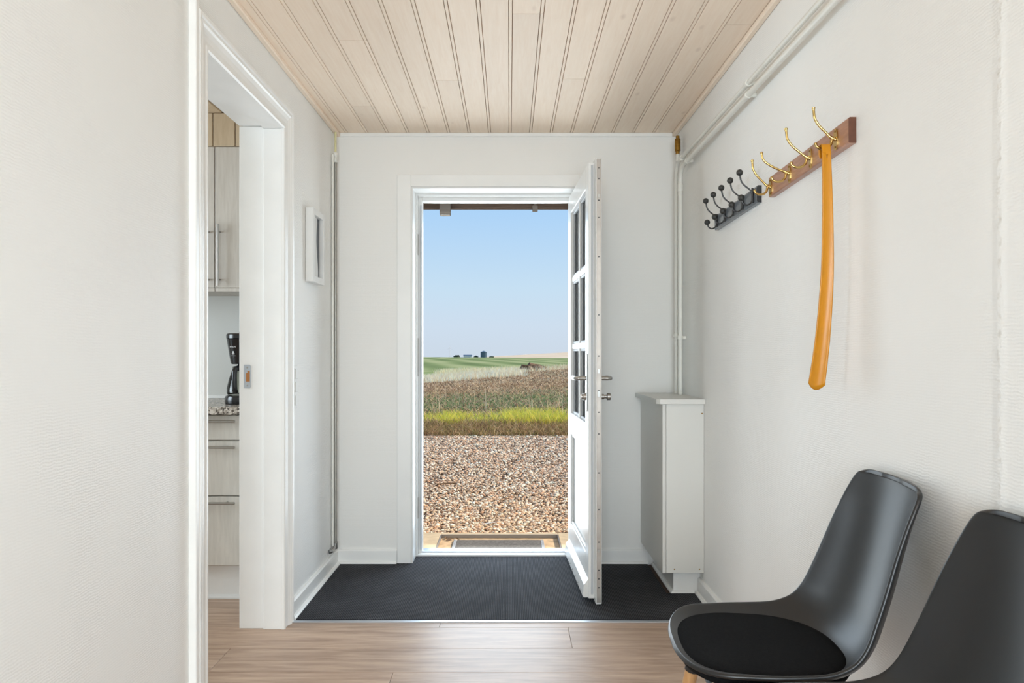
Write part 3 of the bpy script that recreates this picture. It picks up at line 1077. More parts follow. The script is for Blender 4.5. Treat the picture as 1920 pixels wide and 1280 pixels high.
p1 = tag(empty('heating_pipe', (XP, 4.08, .955)), 'upper white heating pipe under the ceiling, topped by a brass vent', 'pipe')
MB().tube(pipe_path(2.192, 4.095, .0095), .0095, 14).build('pipe', PIPE, p1, smooth=True)
for y in (2.86, 3.955):
    m = MB()
    clamp(m, y, 2.192)
    m.build('clamp', PIPE, p1, smooth=True)
m = MB()
clamp(m, 4.095, 1.27, False)
m.build('clamp', PIPE, p1, smooth=True)
MB().tube([(XP, 4.06, 2.20), (XP, 4.06, 2.245)], .008, 12).build('vent_stub', PIPE, p1, smooth=True)
MB().lathe([(.011, 2.240), (.011, 2.254), (.016, 2.256), (.016, 2.318), (.013, 2.322), (.010, 2.323), (.010, 2.336), (.008, 2.338)], (XP, 4.06, 0), 14).build('air_vent', BRASS_OLD, p1, smooth=True)
p2 = tag(empty('heating_pipe', (XP, 3.98, .955)), 'lower white heating pipe running above the coat racks, bending down to the cabinet', 'pipe')
MB().tube(pipe_path(2.148, 3.995, .0115), .0115, 14).build('pipe', PIPE, p2, smooth=True)
for y in (2.86, 3.84):
    m = MB()
    clamp(m, y, 2.148)
    m.build('clamp', PIPE, p2, smooth=True)
m = MB()
clamp(m, 3.995, 1.255, False)
m.build('clamp', PIPE, p2, smooth=True)
MB().lathe([(.0135, -.02), (.0145, -.018), (.0145, .018), (.0135, .02)], (XP, 3.995, 2.045), 14).build('coupling', PIPE, p2, smooth=True)

# conduit in the other corner
cd = tag(empty('conduit', (-.950, 4.14, .12)), 'thin grey vertical pipe in the corner beside the front door', 'pipe')
MB().tube([(-.950, 4.14, .13), (-.950, 4.14, 2.235)], .0075, 12).build('pipe', CONDUIT, cd, smooth=True)
MB().tube([(-.957, 4.105, .13), (-.957, 4.105, 2.25)], .006, 10).build('cable_cover', PIPE, cd, smooth=True)
MB().lathe([(.009, -.03), (.012, -.026), (.012, -.008), (.0095, -.005), (.0095, .003), (.012, .006), (.012, .022), (.009, .026)], (-.950, 4.14, 2.245), 12).build('coupling', PIPE, cd, smooth=True)
MB().tube([(-.950, 4.14, 2.26), (-.950, 4.14, 2.40)], .006, 10).build('upper_pipe', YELLOWPIPE, cd, smooth=True)
MB().lathe([(.011, -.02), (.013, -.016), (.013, .014), (.009, .018)], (-.950, 4.14, .125), 12).tube([(-.950, 4.14, .118), (-.950, 4.05, .112), (-.962, 4.045, .112)], [.008, .008, .012], 10).build('valve', STEEL, cd, smooth=True)

# ------------------------------------------------------------------ coat racks
def hook_frame(y, zc, tilt=0.0, yaw=0.0):
    """local (out, along, up) -> world on the right wall; out = into the room"""
    def fn(o, s, u):
        # tilt rotates the hook about the 'out' axis, yaw about the vertical
        s2, u2 = s * math.cos(tilt) - u * math.sin(tilt), s * math.sin(tilt) + u * math.cos(tilt)
        o2, s3 = o * math.cos(yaw) - s2 * math.sin(yaw), o * math.sin(yaw) + s2 * math.cos(yaw)
        return (XW - o2, y + s3, zc + u2)
    return fn


rack = tag(empty('coat_rack', (XR, 2.34, 1.73)), 'brown wooden coat rack with four brass double hooks', 'coat rack')
ya, yb = 2.036, 2.662
pr = [(XR, -.035), (XR - .017, -.035), (XR - .020, -.032), (XR - .020, .032), (XR - .017, .035), (XR, .035)]


def zrack(y):
    return 1.773 + (y - ya) / (yb - ya) * (1.755 - 1.773)


m = MB()
v = [(a, ya, zrack(ya) + b_) for a, b_ in pr] + [(a, yb, zrack(yb) + b_) for a, b_ in pr]
n = len(pr)
m.add(v, [tuple(range(n)), tuple(range(n, 2 * n))] + [(i, (i + 1) % n, n + (i + 1) % n, n + i) for i in range(n)])
m.build('plank', RACKWOOD, rack)
ENDSHADE = plain('shaded_end_wood', (92, 52, 32), 0.5, noise=.15, nscale=80)  # wood darkened so the near end reads as shaded
MB().prism([(a, b_ * .985) for a, b_ in pr], lambda a, b_, t: (a - .0002 if a < XR else a, t, zrack(ya) + b_), ya - .0012, ya - .0001).build('shaded_end_cap', ENDSHADE, rack)  # thin cap with the shade of the near end in its colour
XW = XR - .020
for (y, dz, yaw, reach, rise) in ((2.112, .002, .0, 1.0, 1.0), (2.290, .0, .10, 1.15, 1.05), (2.462, .0, .05, 1.42, .78), (2.640, .0, -.06, 1.05, 1.05)):
    fn = hook_frame(y, zrack(y) + dz, 0, yaw)
    hk = MB()
    # oval back plate
    ov = [(.0125 * math.cos(2 * PI * k / 20), .030 * math.sin(2 * PI * k / 20) - .004) for k in range(20)]
    hk.prism(ov, lambda a, b_, t: fn(t, a, b_), -.001, .004)
    hobj = hk.build('hook', BRASS, rack)
    up = crom([(.003, 0, -.004), (.016, 0, .002), (.030 * reach, 0, .016 * rise), (.048 * reach, 0, .034 * rise), (.060 * reach, 0, .054 * rise), (.063 * reach, 0, .074 * rise), (.064 * reach, 0, .086 * rise)], 5)
    r = [.0062 - .0026 * min(1, i / 8) for i in range(len(up))]
    r[-4:] = [.0042, .0050, .0054, .0036]
    arm = MB().tube([fn(*p) for p in up], r, 10)
    arm.build('upper_arm', BRASS, hobj, smooth=True)
    lo = crom([(.006, 0, .002), (.013, 0, -.006), (.016, 0, -.018), (.026, 0, -.028), (.042, 0, -.030), (.055, 0, -.024), (.059, 0, -.013)], 5)
    r = [.0052 - .0012 * min(1, i / 8) for i in range(len(lo))]
    r[-3:] = [.0045, .0052, .0036]
    MB().tube([fn(*p) for p in lo], r, 10).build('lower_arm', BRASS, hobj, smooth=True)
    for zq in (-.026, .018):
        MB().lathe([(.0035, 0), (.0028, -.0014)], fn(.0042, 0, zq), 8, 'X').build('screw', BRASS_OLD, hobj)

rack2 = tag(empty('coat_rack', (XR, 3.08, 1.72)), 'smaller black coat rack with ball-tipped hooks', 'coat rack')
m = MB()
ya2, yb2 = 2.798, 3.374


def zrack2(y):
    return 1.7615 + (y - ya2) / (yb2 - ya2) * (1.752 - 1.7615)


pr2 = [(XR, -.032), (XR - .014, -.032), (XR - .018, -.025), (XR - .018, .025), (XR - .014, .032), (XR, .032)]
v = [(a, ya2, zrack2(ya2) + b_) for a, b_ in pr2] + [(a, yb2, zrack2(yb2) + b_) for a, b_ in pr2]
m.add(v, [tuple(range(6)), tuple(range(6, 12))] + [(i, (i + 1) % 6, 6 + (i + 1) % 6, 6 + i) for i in range(6)])
m.build('plank', BLACKWOOD, rack2)
MB().prism([(a, b_ * .985) for a, b_ in pr2], lambda a, b_, t: (a, t, zrack2(ya2) + b_), ya2 - .0012, ya2 - .0001).build('shaded_end_cap', BLACKMETAL, rack2)  # black cap paints shade onto the near end of the plank
XW = XR - .018
for i in range(5):
    y = 2.835 + .122 * i
    fn = hook_frame(y, zrack2(y))
    hobj = MB().tube([fn(.004, 0, .030), fn(.0045, 0, -.026)], .0042, 8).build('hook', BLACKMETAL, rack2, smooth=True)
    up = crom([(.004, 0, .008), (.014, 0, .024), (.034, 0, .040), (.046, 0, .056), (.051, 0, .078)], 5)
    a = MB().tube([fn(*p) for p in up], .0032, 8).build('upper_arm', BLACKMETAL, hobj, smooth=True)
    MB().ball(fn(.052, 0, .088), .0125).build('ball', BALL, hobj, smooth=True)
    lo = crom([(.004, 0, -.012), (.010, 0, -.026), (.024, 0, -.034), (.038, 0, -.028), (.045, 0, -.014)], 5)
    MB().tube([fn(*p) for p in lo], .0032, 8).build('lower_arm', BLACKMETAL, hobj, smooth=True)
    MB().ball(fn(.046, 0, -.006), .0125).build('ball', BALL, hobj, smooth=True)

# long yellow shoehorn hanging from the brass hook nearest the chairs
sh_top = Vector((XR - .020 - .035, 2.104, zrack(2.112) - .023))
prof = []     # (y offset, z) centre line, half width, cup depth
cl = crom([(.016, -.030, .0), (.015, -.012, .0), (.008, .004, .0), (-.003, .003, .0), (-.008, -.012, .0), (-.0095, -.026, .0), (-.010, -.034, .0), (-.014, -.2, .0), (-.014, -.36, .0), (.0, -.52, .0), (.020, -.678, .0)], 7)
nrow = len(cl)
ncol = 11
rows = []
for i, (dy, dz, _) in enumerate(cl):
    f = max(0.0, min(1.0, (-dz - .03) / .64)) if i > 34 else 0.0
    hw = .0122 + .0105 * f ** 1.0
    if i < 7:
        hw *= .55 + .45 * math.sin((i + 1) / 8 * PI / 2)
    cup = .010 * f ** 1.5 + .001
    lean = .004 * math.sin(f * PI * .7) - .020 * f ** 2.4
    row = []
    for c in range(ncol):
        t = -1 + 2 * c / (ncol - 1)
        zend = 0
        if i >= nrow - 7:
            # rounded lower end
            q = (i - (nrow - 7)) / 6
            zend = q * .016 * (t - .1) ** 2
        row.append((sh_top.x + lean + t * hw, sh_top.y + dy - cup * (t * t - .5) * 1.0, sh_top.z + dz + zend))
    rows.append(row)
m = MB()
m.add([p for r in rows for p in r], [(i * ncol + c, i * ncol + c + 1, (i + 1) * ncol + c + 1, (i + 1) * ncol + c) for i in range(nrow - 1) for c in range(ncol - 1)
      if not (35 <= i <= 41 and 4 <= c <= 6 and not (i in (35, 41) and c in (4, 6)))])
sh = m.build('shoehorn', YELLOW, None, smooth=True, origin=tuple(sh_top))
md = sh.modifiers.new('thickness', 'SOLIDIFY')
md.thickness = .003
md.offset = 0
tag(sh, 'long yellow plastic shoehorn hanging from the nearest brass hook', 'shoehorn')

# ------------------------------------------------------------------ deep white picture frame and switch on the partition
pf = tag(empty('picture_frame', (XL, 3.70, 1.51)), 'small deep white picture frame hanging beside the kitchen doorway', 'picture frame')
py0, py1, pz0, pz1, px = 3.587, 3.812, 1.513, 1.866, XL + .038
bw = .030
MB().box(XL + .001, px, py0, py0 + bw, pz0, pz1, .0015).build('frame_side', PAINT_DOOR, pf)
MB().box(XL + .001, px, py1 - bw, py1, pz0, pz1, .0015).build('frame_side', PAINT_DOOR, pf)
MB().box(XL + .001, px, py0 + bw, py1 - bw, pz0, pz0 + bw, .0015).build('frame_side', PAINT_DOOR, pf)
MB().box(XL + .001, px, py0 + bw, py1 - bw, pz1 - bw, pz1, .0015).build('frame_side', PAINT_DOOR, pf)
MB().box(XL + .001, XL + .018, py0 + bw, py1 - bw, pz0 + bw, pz1 - bw).build('picture', DARKPIC, pf)
yw0, yw1 = py0 + bw, py1 - bw
zq = np.linspace(pz0 + bw, pz1 - bw, 26)
edge = [(yw0 + .115 + .010 * math.sin((z - 1.5) * 22) - .012 * (z - 1.69) / .15, z) for z in zq]
MB().prism([(yw0, pz0 + bw), *edge, (yw0, pz1 - bw)], lambda a, b_, t: (t, a, b_), XL + .018, XL + .0195).build('paper', PAPER, pf)
sw = tag(empty('light_switch', (XL, 3.40, .93)), 'white three-gang light switch on the partition beside the doorway casing', 'switch')
MB().box(XL, XL + .009, 3.375, 3.425, .925, 1.118, .002).build('plate', SWITCH, sw)
for z in (.962, 1.0215, 1.081):
    MB().box(XL + .009, XL + .013, 3.381, 3.419, z - .023, z + .023, .002).build('rocker', SWITCH, sw)

# ------------------------------------------------------------------ kitchen
YU, YD = 3.865, 3.575
wt = tag(MB().box(-2.36, XK - .002, YD - .045, YB - .013, .886, .921, .003).build('worktop', GRANITE), 'speckled grey granite kitchen worktop', 'worktop')
tag(MB().box(-2.36, XK - .002, YB - .027, YB - .0125, .9215, .938, .003).build('backsplash_strip', PAINT), 'white sealing strip along the back of the granite worktop', 'strip')
bc = tag(empty('drawer_unit', (-1.45, 3.9, 0)), 'pale wood kitchen drawer unit with steel bar handles', 'cabinet')
bx0, bx1 = -1.758, XK - .004
MB().box(bx0, bx1, YD + .0185, YB - .015, .165, .885).build('body', KITCHEN, bc)
for z0, z1 in ((.764, .880), (.502, .758), (.172, .496)):
    d = MB().box(bx0 + .002, bx1 - .002, YD, YD + .018, z0, z1, .0015).build('drawer', KITCHEN_DRAWER, bc)
    zh = z1 - .026
    MB().tube([(-1.62, YD - .030, zh), (-1.286, YD - .030, zh)], .006, 10).tube([(-1.575, YD - .030, zh), (-1.575, YD + .001, zh)], .0045, 8).tube([(-1.33, YD - .030, zh), (-1.33, YD + .001, zh)], .0045, 8).build('handle', STEEL, d, smooth=True)
MB().box(bx0, bx1, YD + .055, YD + .071, .012, .1645, .001).build('plinth', PAINT, bc)
MB().prism([(0, 0), (.014, 0), (.014, .006), (.006, .016), (0, .016)], lambda a, b_, t: (t, YD + .055 - a, b_), bx0, bx1).build('plinth_bead', PAINT_DOOR, bc)
for (x0, x1, hx, lab) in ((-2.104, -1.5055, -1.533, 'pale wood wall cabinet, the left one with only its door edge and handle in view'), (-1.5025, XK - .004, -1.477, 'pale wood wall cabinet next to the doorway jamb, above the coffee maker')):
    wc = tag(empty('wall_cabinet', ((x0 + x1) / 2, 4.0, 1.49)), lab, 'cabinet', 'kitchen wall cabinets')
    MB().box(x0, x1, YU + .0185, YB - .014, 1.490, 2.226).build('body', KITCHEN, wc)
    d = MB().box(x0 + .0005, x1 - .0005, YU, YU + .018, 1.508, 2.226, .0015).build('door', KITCHEN, wc)
    MB().tube([(hx, YU - .030, 1.515), (hx, YU - .030, 1.828)], .006, 10).tube([(hx, YU - .030, 1.547), (hx, YU + .001, 1.547)], .0045, 8).tube([(hx, YU - .030, 1.79), (hx, YU + .001, 1.79)], .0045, 8).build('handle', STEEL, d, smooth=True)
    MB().box(x0, x1, YU + .004, YU + .0183, 1.489, 1.506, .001).build('light_rail', KITCHEN, wc)
pan = struct(MB().box(-2.104, XK, YU + .012, YU + .03, 2.228, H).build('trim_5', PINE), 'pine board panel above the kitchen wall cabinets', 'panel')
for i in range(8):
    x1 = -1.400 + PW * 2 - PW * i
    x0 = x1 - PW
    if x0 < -2.104 or x0 > XK:
        continue
    MB().box(x0 + .002, min(x1 - .002, XK - .002), YU, YU + .012, 2.230, H - .001, .003).build('board', PINE, pan)

cm = tag(empty('coffee_maker', (-1.338, 3.80, .921)), 'black drip coffee maker with glass carafe on the granite worktop', 'coffee maker')
mx, my, mz = -1.338, 3.80, .921
MB().lathe([(.075, 0), (.078, .006), (.078, .030), (.074, .040), (.066, .043)], (mx, my - .02, mz), 28).box(mx - .06, mx + .06, my, my + .10, mz, mz + .042, .008).build('base', BLACKPL, cm, smooth=True)
MB().box(mx - .036, mx + .064, my + .062, my + .118, mz + .04, mz + .345, .014).build('water_tank', BLACKPL, cm, smooth=True)
MB().lathe([(.048, .198), (.052, .205), (.070, .318), (.072, .322)], (mx, my - .015, mz), 28).build('filter_basket', BLACKPL, cm, smooth=True)
MB().lathe([(.066, .323), (.074, .326), (.074, .344), (.068, .350)], (mx, my - .012, mz), 28).box(mx - .058, mx + .058, my, my + .118, mz + .326, mz + .352, .008).box(mx - .016, mx + .058, my - .01, my + .118, mz + .352, mz + .362, .004).build('lid', BLACKPL, cm, smooth=True)
MB().lathe([(.062, .046), (.069, .052), (.069, .078), (.057, .13), (.042, .172)], (mx, my - .02, mz), 28, caps=False).build('carafe', CARAFE, cm, smooth=True)
MB().lathe([(.039, .172), (.041, .174), (.041, .186), (.020, .190), (.012, .200)], (mx, my - .02, mz), 24).build('carafe_lid', BLACKPL, cm, smooth=True)
hp = crom([(mx - .004, my - .052, mz + .176), (mx - .004, my - .094, mz + .172), (mx - .004, my - .104, mz + .130), (mx - .004, my - .100, mz + .080), (mx - .004, my - .088, mz + .062)], 5)
MB().tube(hp, .013, 10).build('carafe_handle', BLACKPL, cm, smooth=True)
text_mesh('lettering', 'PHILIPS', .0105, (mx - .020, my - .0805, mz + .283), (PI / 2 + .17, 0, -.25), PRINT, cm)
MB().lathe([(.0045, 0), (.0045, .001)], (mx - .020, my - .0772, mz + .258), 10, 'Y').box(mx - .026, mx - .021, my - .0762, my - .0745, mz + .246, mz + .253).box(mx - .019, mx - .014, my - .0768, my - .0752, mz + .246, mz + .253).box(mx - .030, mx - .010, my - .0745, my - .073, mz + .239, mz + .2405).build('cup_symbol', PRINT, cm)

# ------------------------------------------------------------------ chairs
def chair_mesh():
    # rim line (a = forward of the wall, z), half width, dish depth and its direction (from the rim to the middle)
    key = [  # a, z, w, depth, da, dz
        (.370, .498, .240, .048, 0, -1),
        (.310, .501, .241, .057, -.15, -.98),
        (.250, .507, .239, .066, -.42, -.91),
        (.203, .526, .235, .072, -.68, -.73),
        (.173, .560, .229, .072, -.86, -.50),
        (.150, .612, .220, .070, -.94, -.33),
        (.126, .675, .211, .066, -.96, -.28),
        (.102, .742, .201, .060, -.96, -.28),
        (.078, .800, .192, .051, -.96, -.26),
        (.058, .842, .185, .042, -.97, -.20),
        (.046, .864, .177, .034, -.98, -.15),
        (.040, .876, .163, .028, -.99, -.10),
        (.037, .882, .138, .024, -.99, -.08),
        (.036, .8845, .105, .015, -.99, -.05),
        (.0355, .8855, .055, .006, -1, 0),
    ]
    front = []
    for i in range(22):
        th = math.radians(3 + 84 * i / 21)
        sw = math.sin(th)
        front.append((.425 + .121 * math.cos(th) ** .82, .4835 + .0115 * sw * sw, .233 * sw ** .80, .039 * sw ** 2, 0, -1))
    K = front + crom([front[-1]] + key, 4)[2:]
    nt_ = 27
    rows = []
    for (a, z, w, c, da, dz) in K:
        row = []
        for k in range(nt_):
            t = -1 + 2 * k / (nt_ - 1)
            t = math.sin(t * PI / 2) * .45 + t * .55
            d = c * (1 - abs(t) ** 2.4)
            row.append((a + da * d, t * w, z + dz * d))
        rows.append(row)
    n = len(rows)
    v = [p for r in rows for p in r]
    f = [(i * nt_ + k, i * nt_ + k + 1, (i + 1) * nt_ + k + 1, (i + 1) * nt_ + k) for i in range(n - 1) for k in range(nt_ - 1)]
    return v, f


def make_chair(loc, rz, label):
    """local +x = forward of the chair; origin on the floor under the back"""
    ch = tag(empty('shell_chair', loc, rz, local=True), label, 'chair', 'black shell chairs against the wall')
    v, f = chair_mesh()
    s = MB().add(v, f).build('seat_shell', SHELL, ch, smooth=True)
    smooth_mesh(s.data, 180)
    md = s.modifiers.new('thickness', 'SOLIDIFY')
    md.thickness = .011
    md.offset = -1
    md.use_rim = True
    sb = s.modifiers.new('smooth', 'SUBSURF')
    sb.levels = 1
    sb.render_levels = 1
    # seat pad
    prof = []
    m = MB()
    nr, ns = 9, 40
    vs, fs = [], []
    for i in range(nr + 1):
        q = i / nr
        for k in range(ns):
            a = 2 * PI * k / ns
            ex = .62
            ca, sa = math.cos(a), math.sin(a)
            px_ = math.copysign(abs(ca) ** .80, ca) * .190
            py_ = math.copysign(abs(sa) ** .82, sa) * .218 * (1 - .06 * ca * -1)
            rr = .03 + .97 * q
            zt = .476 + .014 * (1 - rr ** 4) + .010 * (px_ * rr / .19) ** 2 + .010 * (py_ * rr / .2) ** 2
            if q == 1:
                zt -= .004
            vs.append((.342 + px_ * rr, py_ * rr, zt))
    for k in range(ns):     # skirt
        x, y, z = vs[nr * ns + k]
        vs.append((.342 + (x - .342) * 1.012, y * 1.012, z - .012))
    for k in range(ns):
        x, y, z = vs[nr * ns + k]
        vs.append((.342 + (x - .342) * .985, y * .985, z - .022))
    for i in range(nr + 2):
        for k in range(ns):
            k2 = (k + 1) % ns
            fs.append((i * ns + k, i * ns + k2, (i + 1) * ns + k2, (i + 1) * ns + k))
    fs.append(tuple(range(ns))[::-1])
    c = MB().add(vs, fs).build('seat_pad', CUSHION, ch, smooth=True)
    smooth_mesh(c.data, 180)
    # under-frame and legs
    fr = MB()
    fr.tube([(.20, -.15, .400), (.46, .15, .400)], .008, 8).tube([(.20, .15, .400), (.46, -.15, .400)], .008, 8)
    fr.tube([(.46, -.15, .400), (.46, .15, .400)], .007, 8).tube([(.20, -.15, .400), (.20, .15, .400)], .007, 8)
    fr.box(.26, .40, -.10, .10, .404, .434, .004)
    fr.build('under_frame', BLACKMETAL, ch, smooth=True)
    for sx, sy in ((1, 1), (1, -1), (-1, 1), (-1, -1)):
        x1, y1 = .33 + sx * .130, sy * .150
        x0, y0 = .33 + sx * .205, sy * .215
        if sx < 0:
            x0 = .33 - .20
        lg = MB().tube([(x0, y0, 0), (x0 * .5 + x1 * .5, y0 * .5 + y1 * .5, .205), (x1, y1, .410)], [.011, .015, .018], 14).build('leg', BEECH, ch, smooth=True)
        MB().tube([(x0 + (x1 - x0) * .86, y0 + (y1 - y0) * .86, .352), (x1 + (x1 - x0) * .01, y1 + (y1 - y0) * .01, .414)], .0195, 12).build('bracket', BLACKMETAL, lg, smooth=True, origin=(0, 0, 0))
    return ch


make_chair((.930, 1.768, 0), PI - .08, 'matt black moulded chair with round felt pad, its seat in full view')
make_chair((.932, 1.275, 0), PI - .08, 'matt black moulded chair cut off by the lower right corner of the photo')

# ------------------------------------------------------------------ outdoors
facade = struct(MB().box(-3.7, DX0 - .0, 4.5, 4.52, -.15, 2.5).box(DX1, 4.0, 4.5, 4.52, -.15, 2.5).box(DX0, DX1, 4.5, 4.52, DZ, 2.5).build('wall_outside', RENDER_OUT), 'pale rendered outer face of the house wall', 'wall')
eave = struct(MB().box(-4, 4.2, 4.52, 4.93, 2.20, 2.22).build('ceiling_eave', EAVE), 'brown boarded soffit of the eave', 'eave')
MB().box(-4, 4.2, 4.93, 4.96, 2.112, 2.27, .003).build('fascia', EAVE, eave)
struct(MB().prism([(4.98, 2.27), (4.98, 2.31), (3.2, 3.5), (-3.0, 3.5), (-3.0, 3.44), (3.2, 3.44)], lambda a, b_, t: (t, a, b_), -4, 4.2).build('roof', ROOF), 'tiled roof of the house', 'roof')
lam = tag(empty('eave_lamp', (-.414, 4.905, 2.20)), 'small grey box lamp under the eave over the door', 'lamp')
MB().prism([(4.870, 2.200), (4.929, 2.200), (4.929, 2.085), (4.918, 2.066), (4.884, 2.066), (4.870, 2.082)], lambda a, b_, t: (t, a, b_), -.449, -.380).build('housing', GREYMETAL, lam)
MB().box(-.444, -.385, 4.880, 4.922, 2.0625, 2.0658, .001).build('diffuser', PAINT, lam)
br = tag(MB().box(.150, .184, 4.905, 4.929, 2.092, 2.13, .002).box(.158, .176, 4.915, 4.929, 2.13, 2.199, .001).build('gutter_clip', GREYMETAL), 'small metal clip under the eave near the door hinge', 'clip')

ground = struct(MB().box(-7, 7, 4.52, 5.17, -.22, -.072).build('ground_step_base', DIRT), 'dirt bed under the door step', 'ground')
step = struct(empty('door_step', (-.07, 4.85, -.05)), 'beige concrete door step around a sunken mat well', 'step')
ZS = -.050
RX0, RX1, RY1 = -.462, .328, 5.105
MB().box(-1.25, RX0, 4.515, 5.165, -.16, ZS, .004).build('slab', CONCRETE, step)
MB().box(RX1, 1.1, 4.515, 5.165, -.16, ZS, .004).build('slab', CONCRETE, step)
MB().box(RX0, RX1, RY1, 5.165, -.16, ZS, .004).build('slab', CONCRETE, step)
for a in ((RX0 + .0005, RX0 + .006, 4.525, RY1 - .0005), (RX1 - .006, RX1 - .0005, 4.525, RY1 - .0005), (RX0 + .006, RX1 - .006, RY1 - .006, RY1 - .0005)):
    MB().box(*a, -.0715, ZS + .003, .001).build('edge_iron', ZINC if False else GREYMETAL, step)
fm = tag(empty('outdoor_mat', (-.07, 4.76, -.072)), 'worn grey scraper mat with metal edges sunk in the door step', 'mat')
EDGEM = plain('weathered_metal_edge', (170, 166, 160), 0.6, noise=.12, nscale=40)
MATOUT = plain('worn_grey_mat', (112, 104, 94), 0.95, noise=0.3, nscale=70, bump=0.6, bscale=300)
MB().box(-.345, .205, 4.53, 5.015, -.0715, -.061, .002).build('mat_surface', MATOUT, fm)
for x0 in (-.366, .2055):
    MB().box(x0, x0 + .0205, 4.53, 5.015, -.0715, -.060, .002).build('metal_edge', EDGEM, fm)
for k, (x, y, rot, sz, lab) in enumerate(((-.395, 5.03, .6, .034, 'largest curled dry leaf, in the corner of the sunken mat well'), (-.345, 5.05, 2.2, .026, 'small dry leaf in the mat well, the one nearest the scraper mat'), (-.425, 5.07, 1.4, .022, 'smallest dry leaf, against the left back corner of the mat well'))):
    pts = [(-sz, 0, .004), (-sz * .4, sz * .35, .012), (sz * .3, sz * .28, .016), (sz, 0, .008), (sz * .3, -sz * .30, .010), (-sz * .4, -sz * .33, .004), (0, 0, .004)]
    v = [(x + p[0] * math.cos(rot) - p[1] * math.sin(rot), y + p[0] * math.sin(rot) + p[1] * math.cos(rot), -.071 + p[2]) for p in pts]
    lf = MB().add(v, [(0, 1, 6), (1, 2, 6), (2, 3, 6), (3, 4, 6), (4, 5, 6), (5, 0, 6)]).build('dry_leaf', DRYBUSH)
    md = lf.modifiers.new('thickness', 'SOLIDIFY')
    md.thickness = .001
    tag(lf, lab, 'leaf', 'dry leaves in the mat well')


def raw_mesh(name, V, F, mat, tint=None, smooth=False):
    me = bpy.data.meshes.new(name)
    V = np.asarray(V, np.float32)
    F = np.asarray(F, np.int32)
    k = F.shape[1]
    me.vertices.add(len(V))
    me.vertices.foreach_set('co', V.ravel())
    me.loops.add(F.size)
    me.loops.foreach_set('vertex_index', F.ravel())
    me.polygons.add(len(F))
    me.polygons.foreach_set('loop_start', np.arange(0, F.size, k, dtype=np.int32))
    me.polygons.foreach_set('loop_total', np.full(len(F), k, np.int32))
    if smooth:
        me.polygons.foreach_set('use_smooth', np.ones(len(F), bool))
    me.update()
    if tint is not None:
        a = me.color_attributes.new('tint', 'FLOAT_COLOR', 'POINT')
        c = np.ones((len(V), 4), np.float32)
        c[:, :3] = tint
        a.data.foreach_set('color', c.ravel())
    me.materials.append(mat)
    o = bpy.data.objects.new(name, me)
    COL.objects.link(o)
    return o


def lin_np(c):
    c = np.asarray(c, float) / 255
    return np.where(c <= .04045, c / 12.92, ((c + .055) / 1.055) ** 2.4)


# terrain ------------------------------------------------
def prof_z(Y):
    return np.interp(Y, [5, 11.5, 11.8, 12.2, 13, 15, 25, 36, 45, 52, 70, 100], [-.09, -.085, -.03, .035, .05, .03, -.10, -.12, -.08, -.16, -.75, -1.55])


def terrain(X, Y):
    slope = np.interp(Y, [13, 45, 60, 100], [0, .085, .05, .0])
    big = .02 * np.sin(X * 1.3 + Y * .7) * np.interp(Y, [11.5, 14], [0, 1])
    return prof_z(Y) + slope * np.clip(X, -12, 12) + big


def sheet(name, ys, half, fn, mat, nx=60):
    V, F = [], []
    for y in ys:
        hw = half(y)
        xs = np.linspace(-hw, hw, nx)
        z = fn(xs, np.full(nx, y))
        V += list(zip(xs, [y] * nx, z))
    ny = len(ys)
    for j in range(ny - 1):
        for i in range(nx - 1):
            F.append((j * nx + i, j * nx + i + 1, (j + 1) * nx + i + 1, (j + 1) * nx + i))
    return raw_mesh(name, V, F, mat, smooth=True)


g = sheet('ground_gravel', np.linspace(5.165, 11.75, 30), lambda y: 9, lambda x, y: -.095 + .0 * x, GRAVEL_BASE, 30)
struct(g, 'gravel yard in front of the house', 'ground')
g = sheet('ground_field', np.concatenate([np.linspace(11.4, 14, 16), np.linspace(14.4, 52, 60)]), lambda y: 12 + .6 * y, terrain, FIELD, 90)
struct(g, 'rough brown field beyond the gravel', 'ground')


g = sheet('ground_green_strip', np.linspace(52, 110, 30), lambda y: 12 + .6 * y, terrain, FIELD_FAR, 60)
struct(g, 'greenish strip of field in the dip before the hill', 'ground')


def far_green(X, Y):
    z = np.interp(Y, [90, 120, 180, 260, 360, 460, 520, 600], [-1.9, -1.62, -1.55, -1.35, -1.25, -1.35, -2.6, -6])
    return z + np.clip(-.006 * X, -1.2, .6) * np.interp(Y, [90, 300, 600], [.3, 1, 1]) - .0022 * np.abs(X + 10) * np.interp(Y, [90, 460], [0, 1])


struct(sheet('ground_green_hill', np.concatenate([np.linspace(90, 600, 70)]), lambda y: 40 + .6 * y, far_green, GREEN, 60), 'striped green crop hill on the horizon', 'hill')


def far_tan(X, Y):
    z = np.interp(Y, [480, 600, 800, 900], [-6, -2.4, -1.1, -3])
    return z + np.clip(.056 * X, -8, 4.2) * np.interp(Y, [480, 800], [.3, 1])


struct(sheet('ground_tan_hill', np.linspace(480, 900, 40), lambda y: 60 + .5 * y, far_tan, TAN, 60), 'pale tan field on the horizon', 'hill')

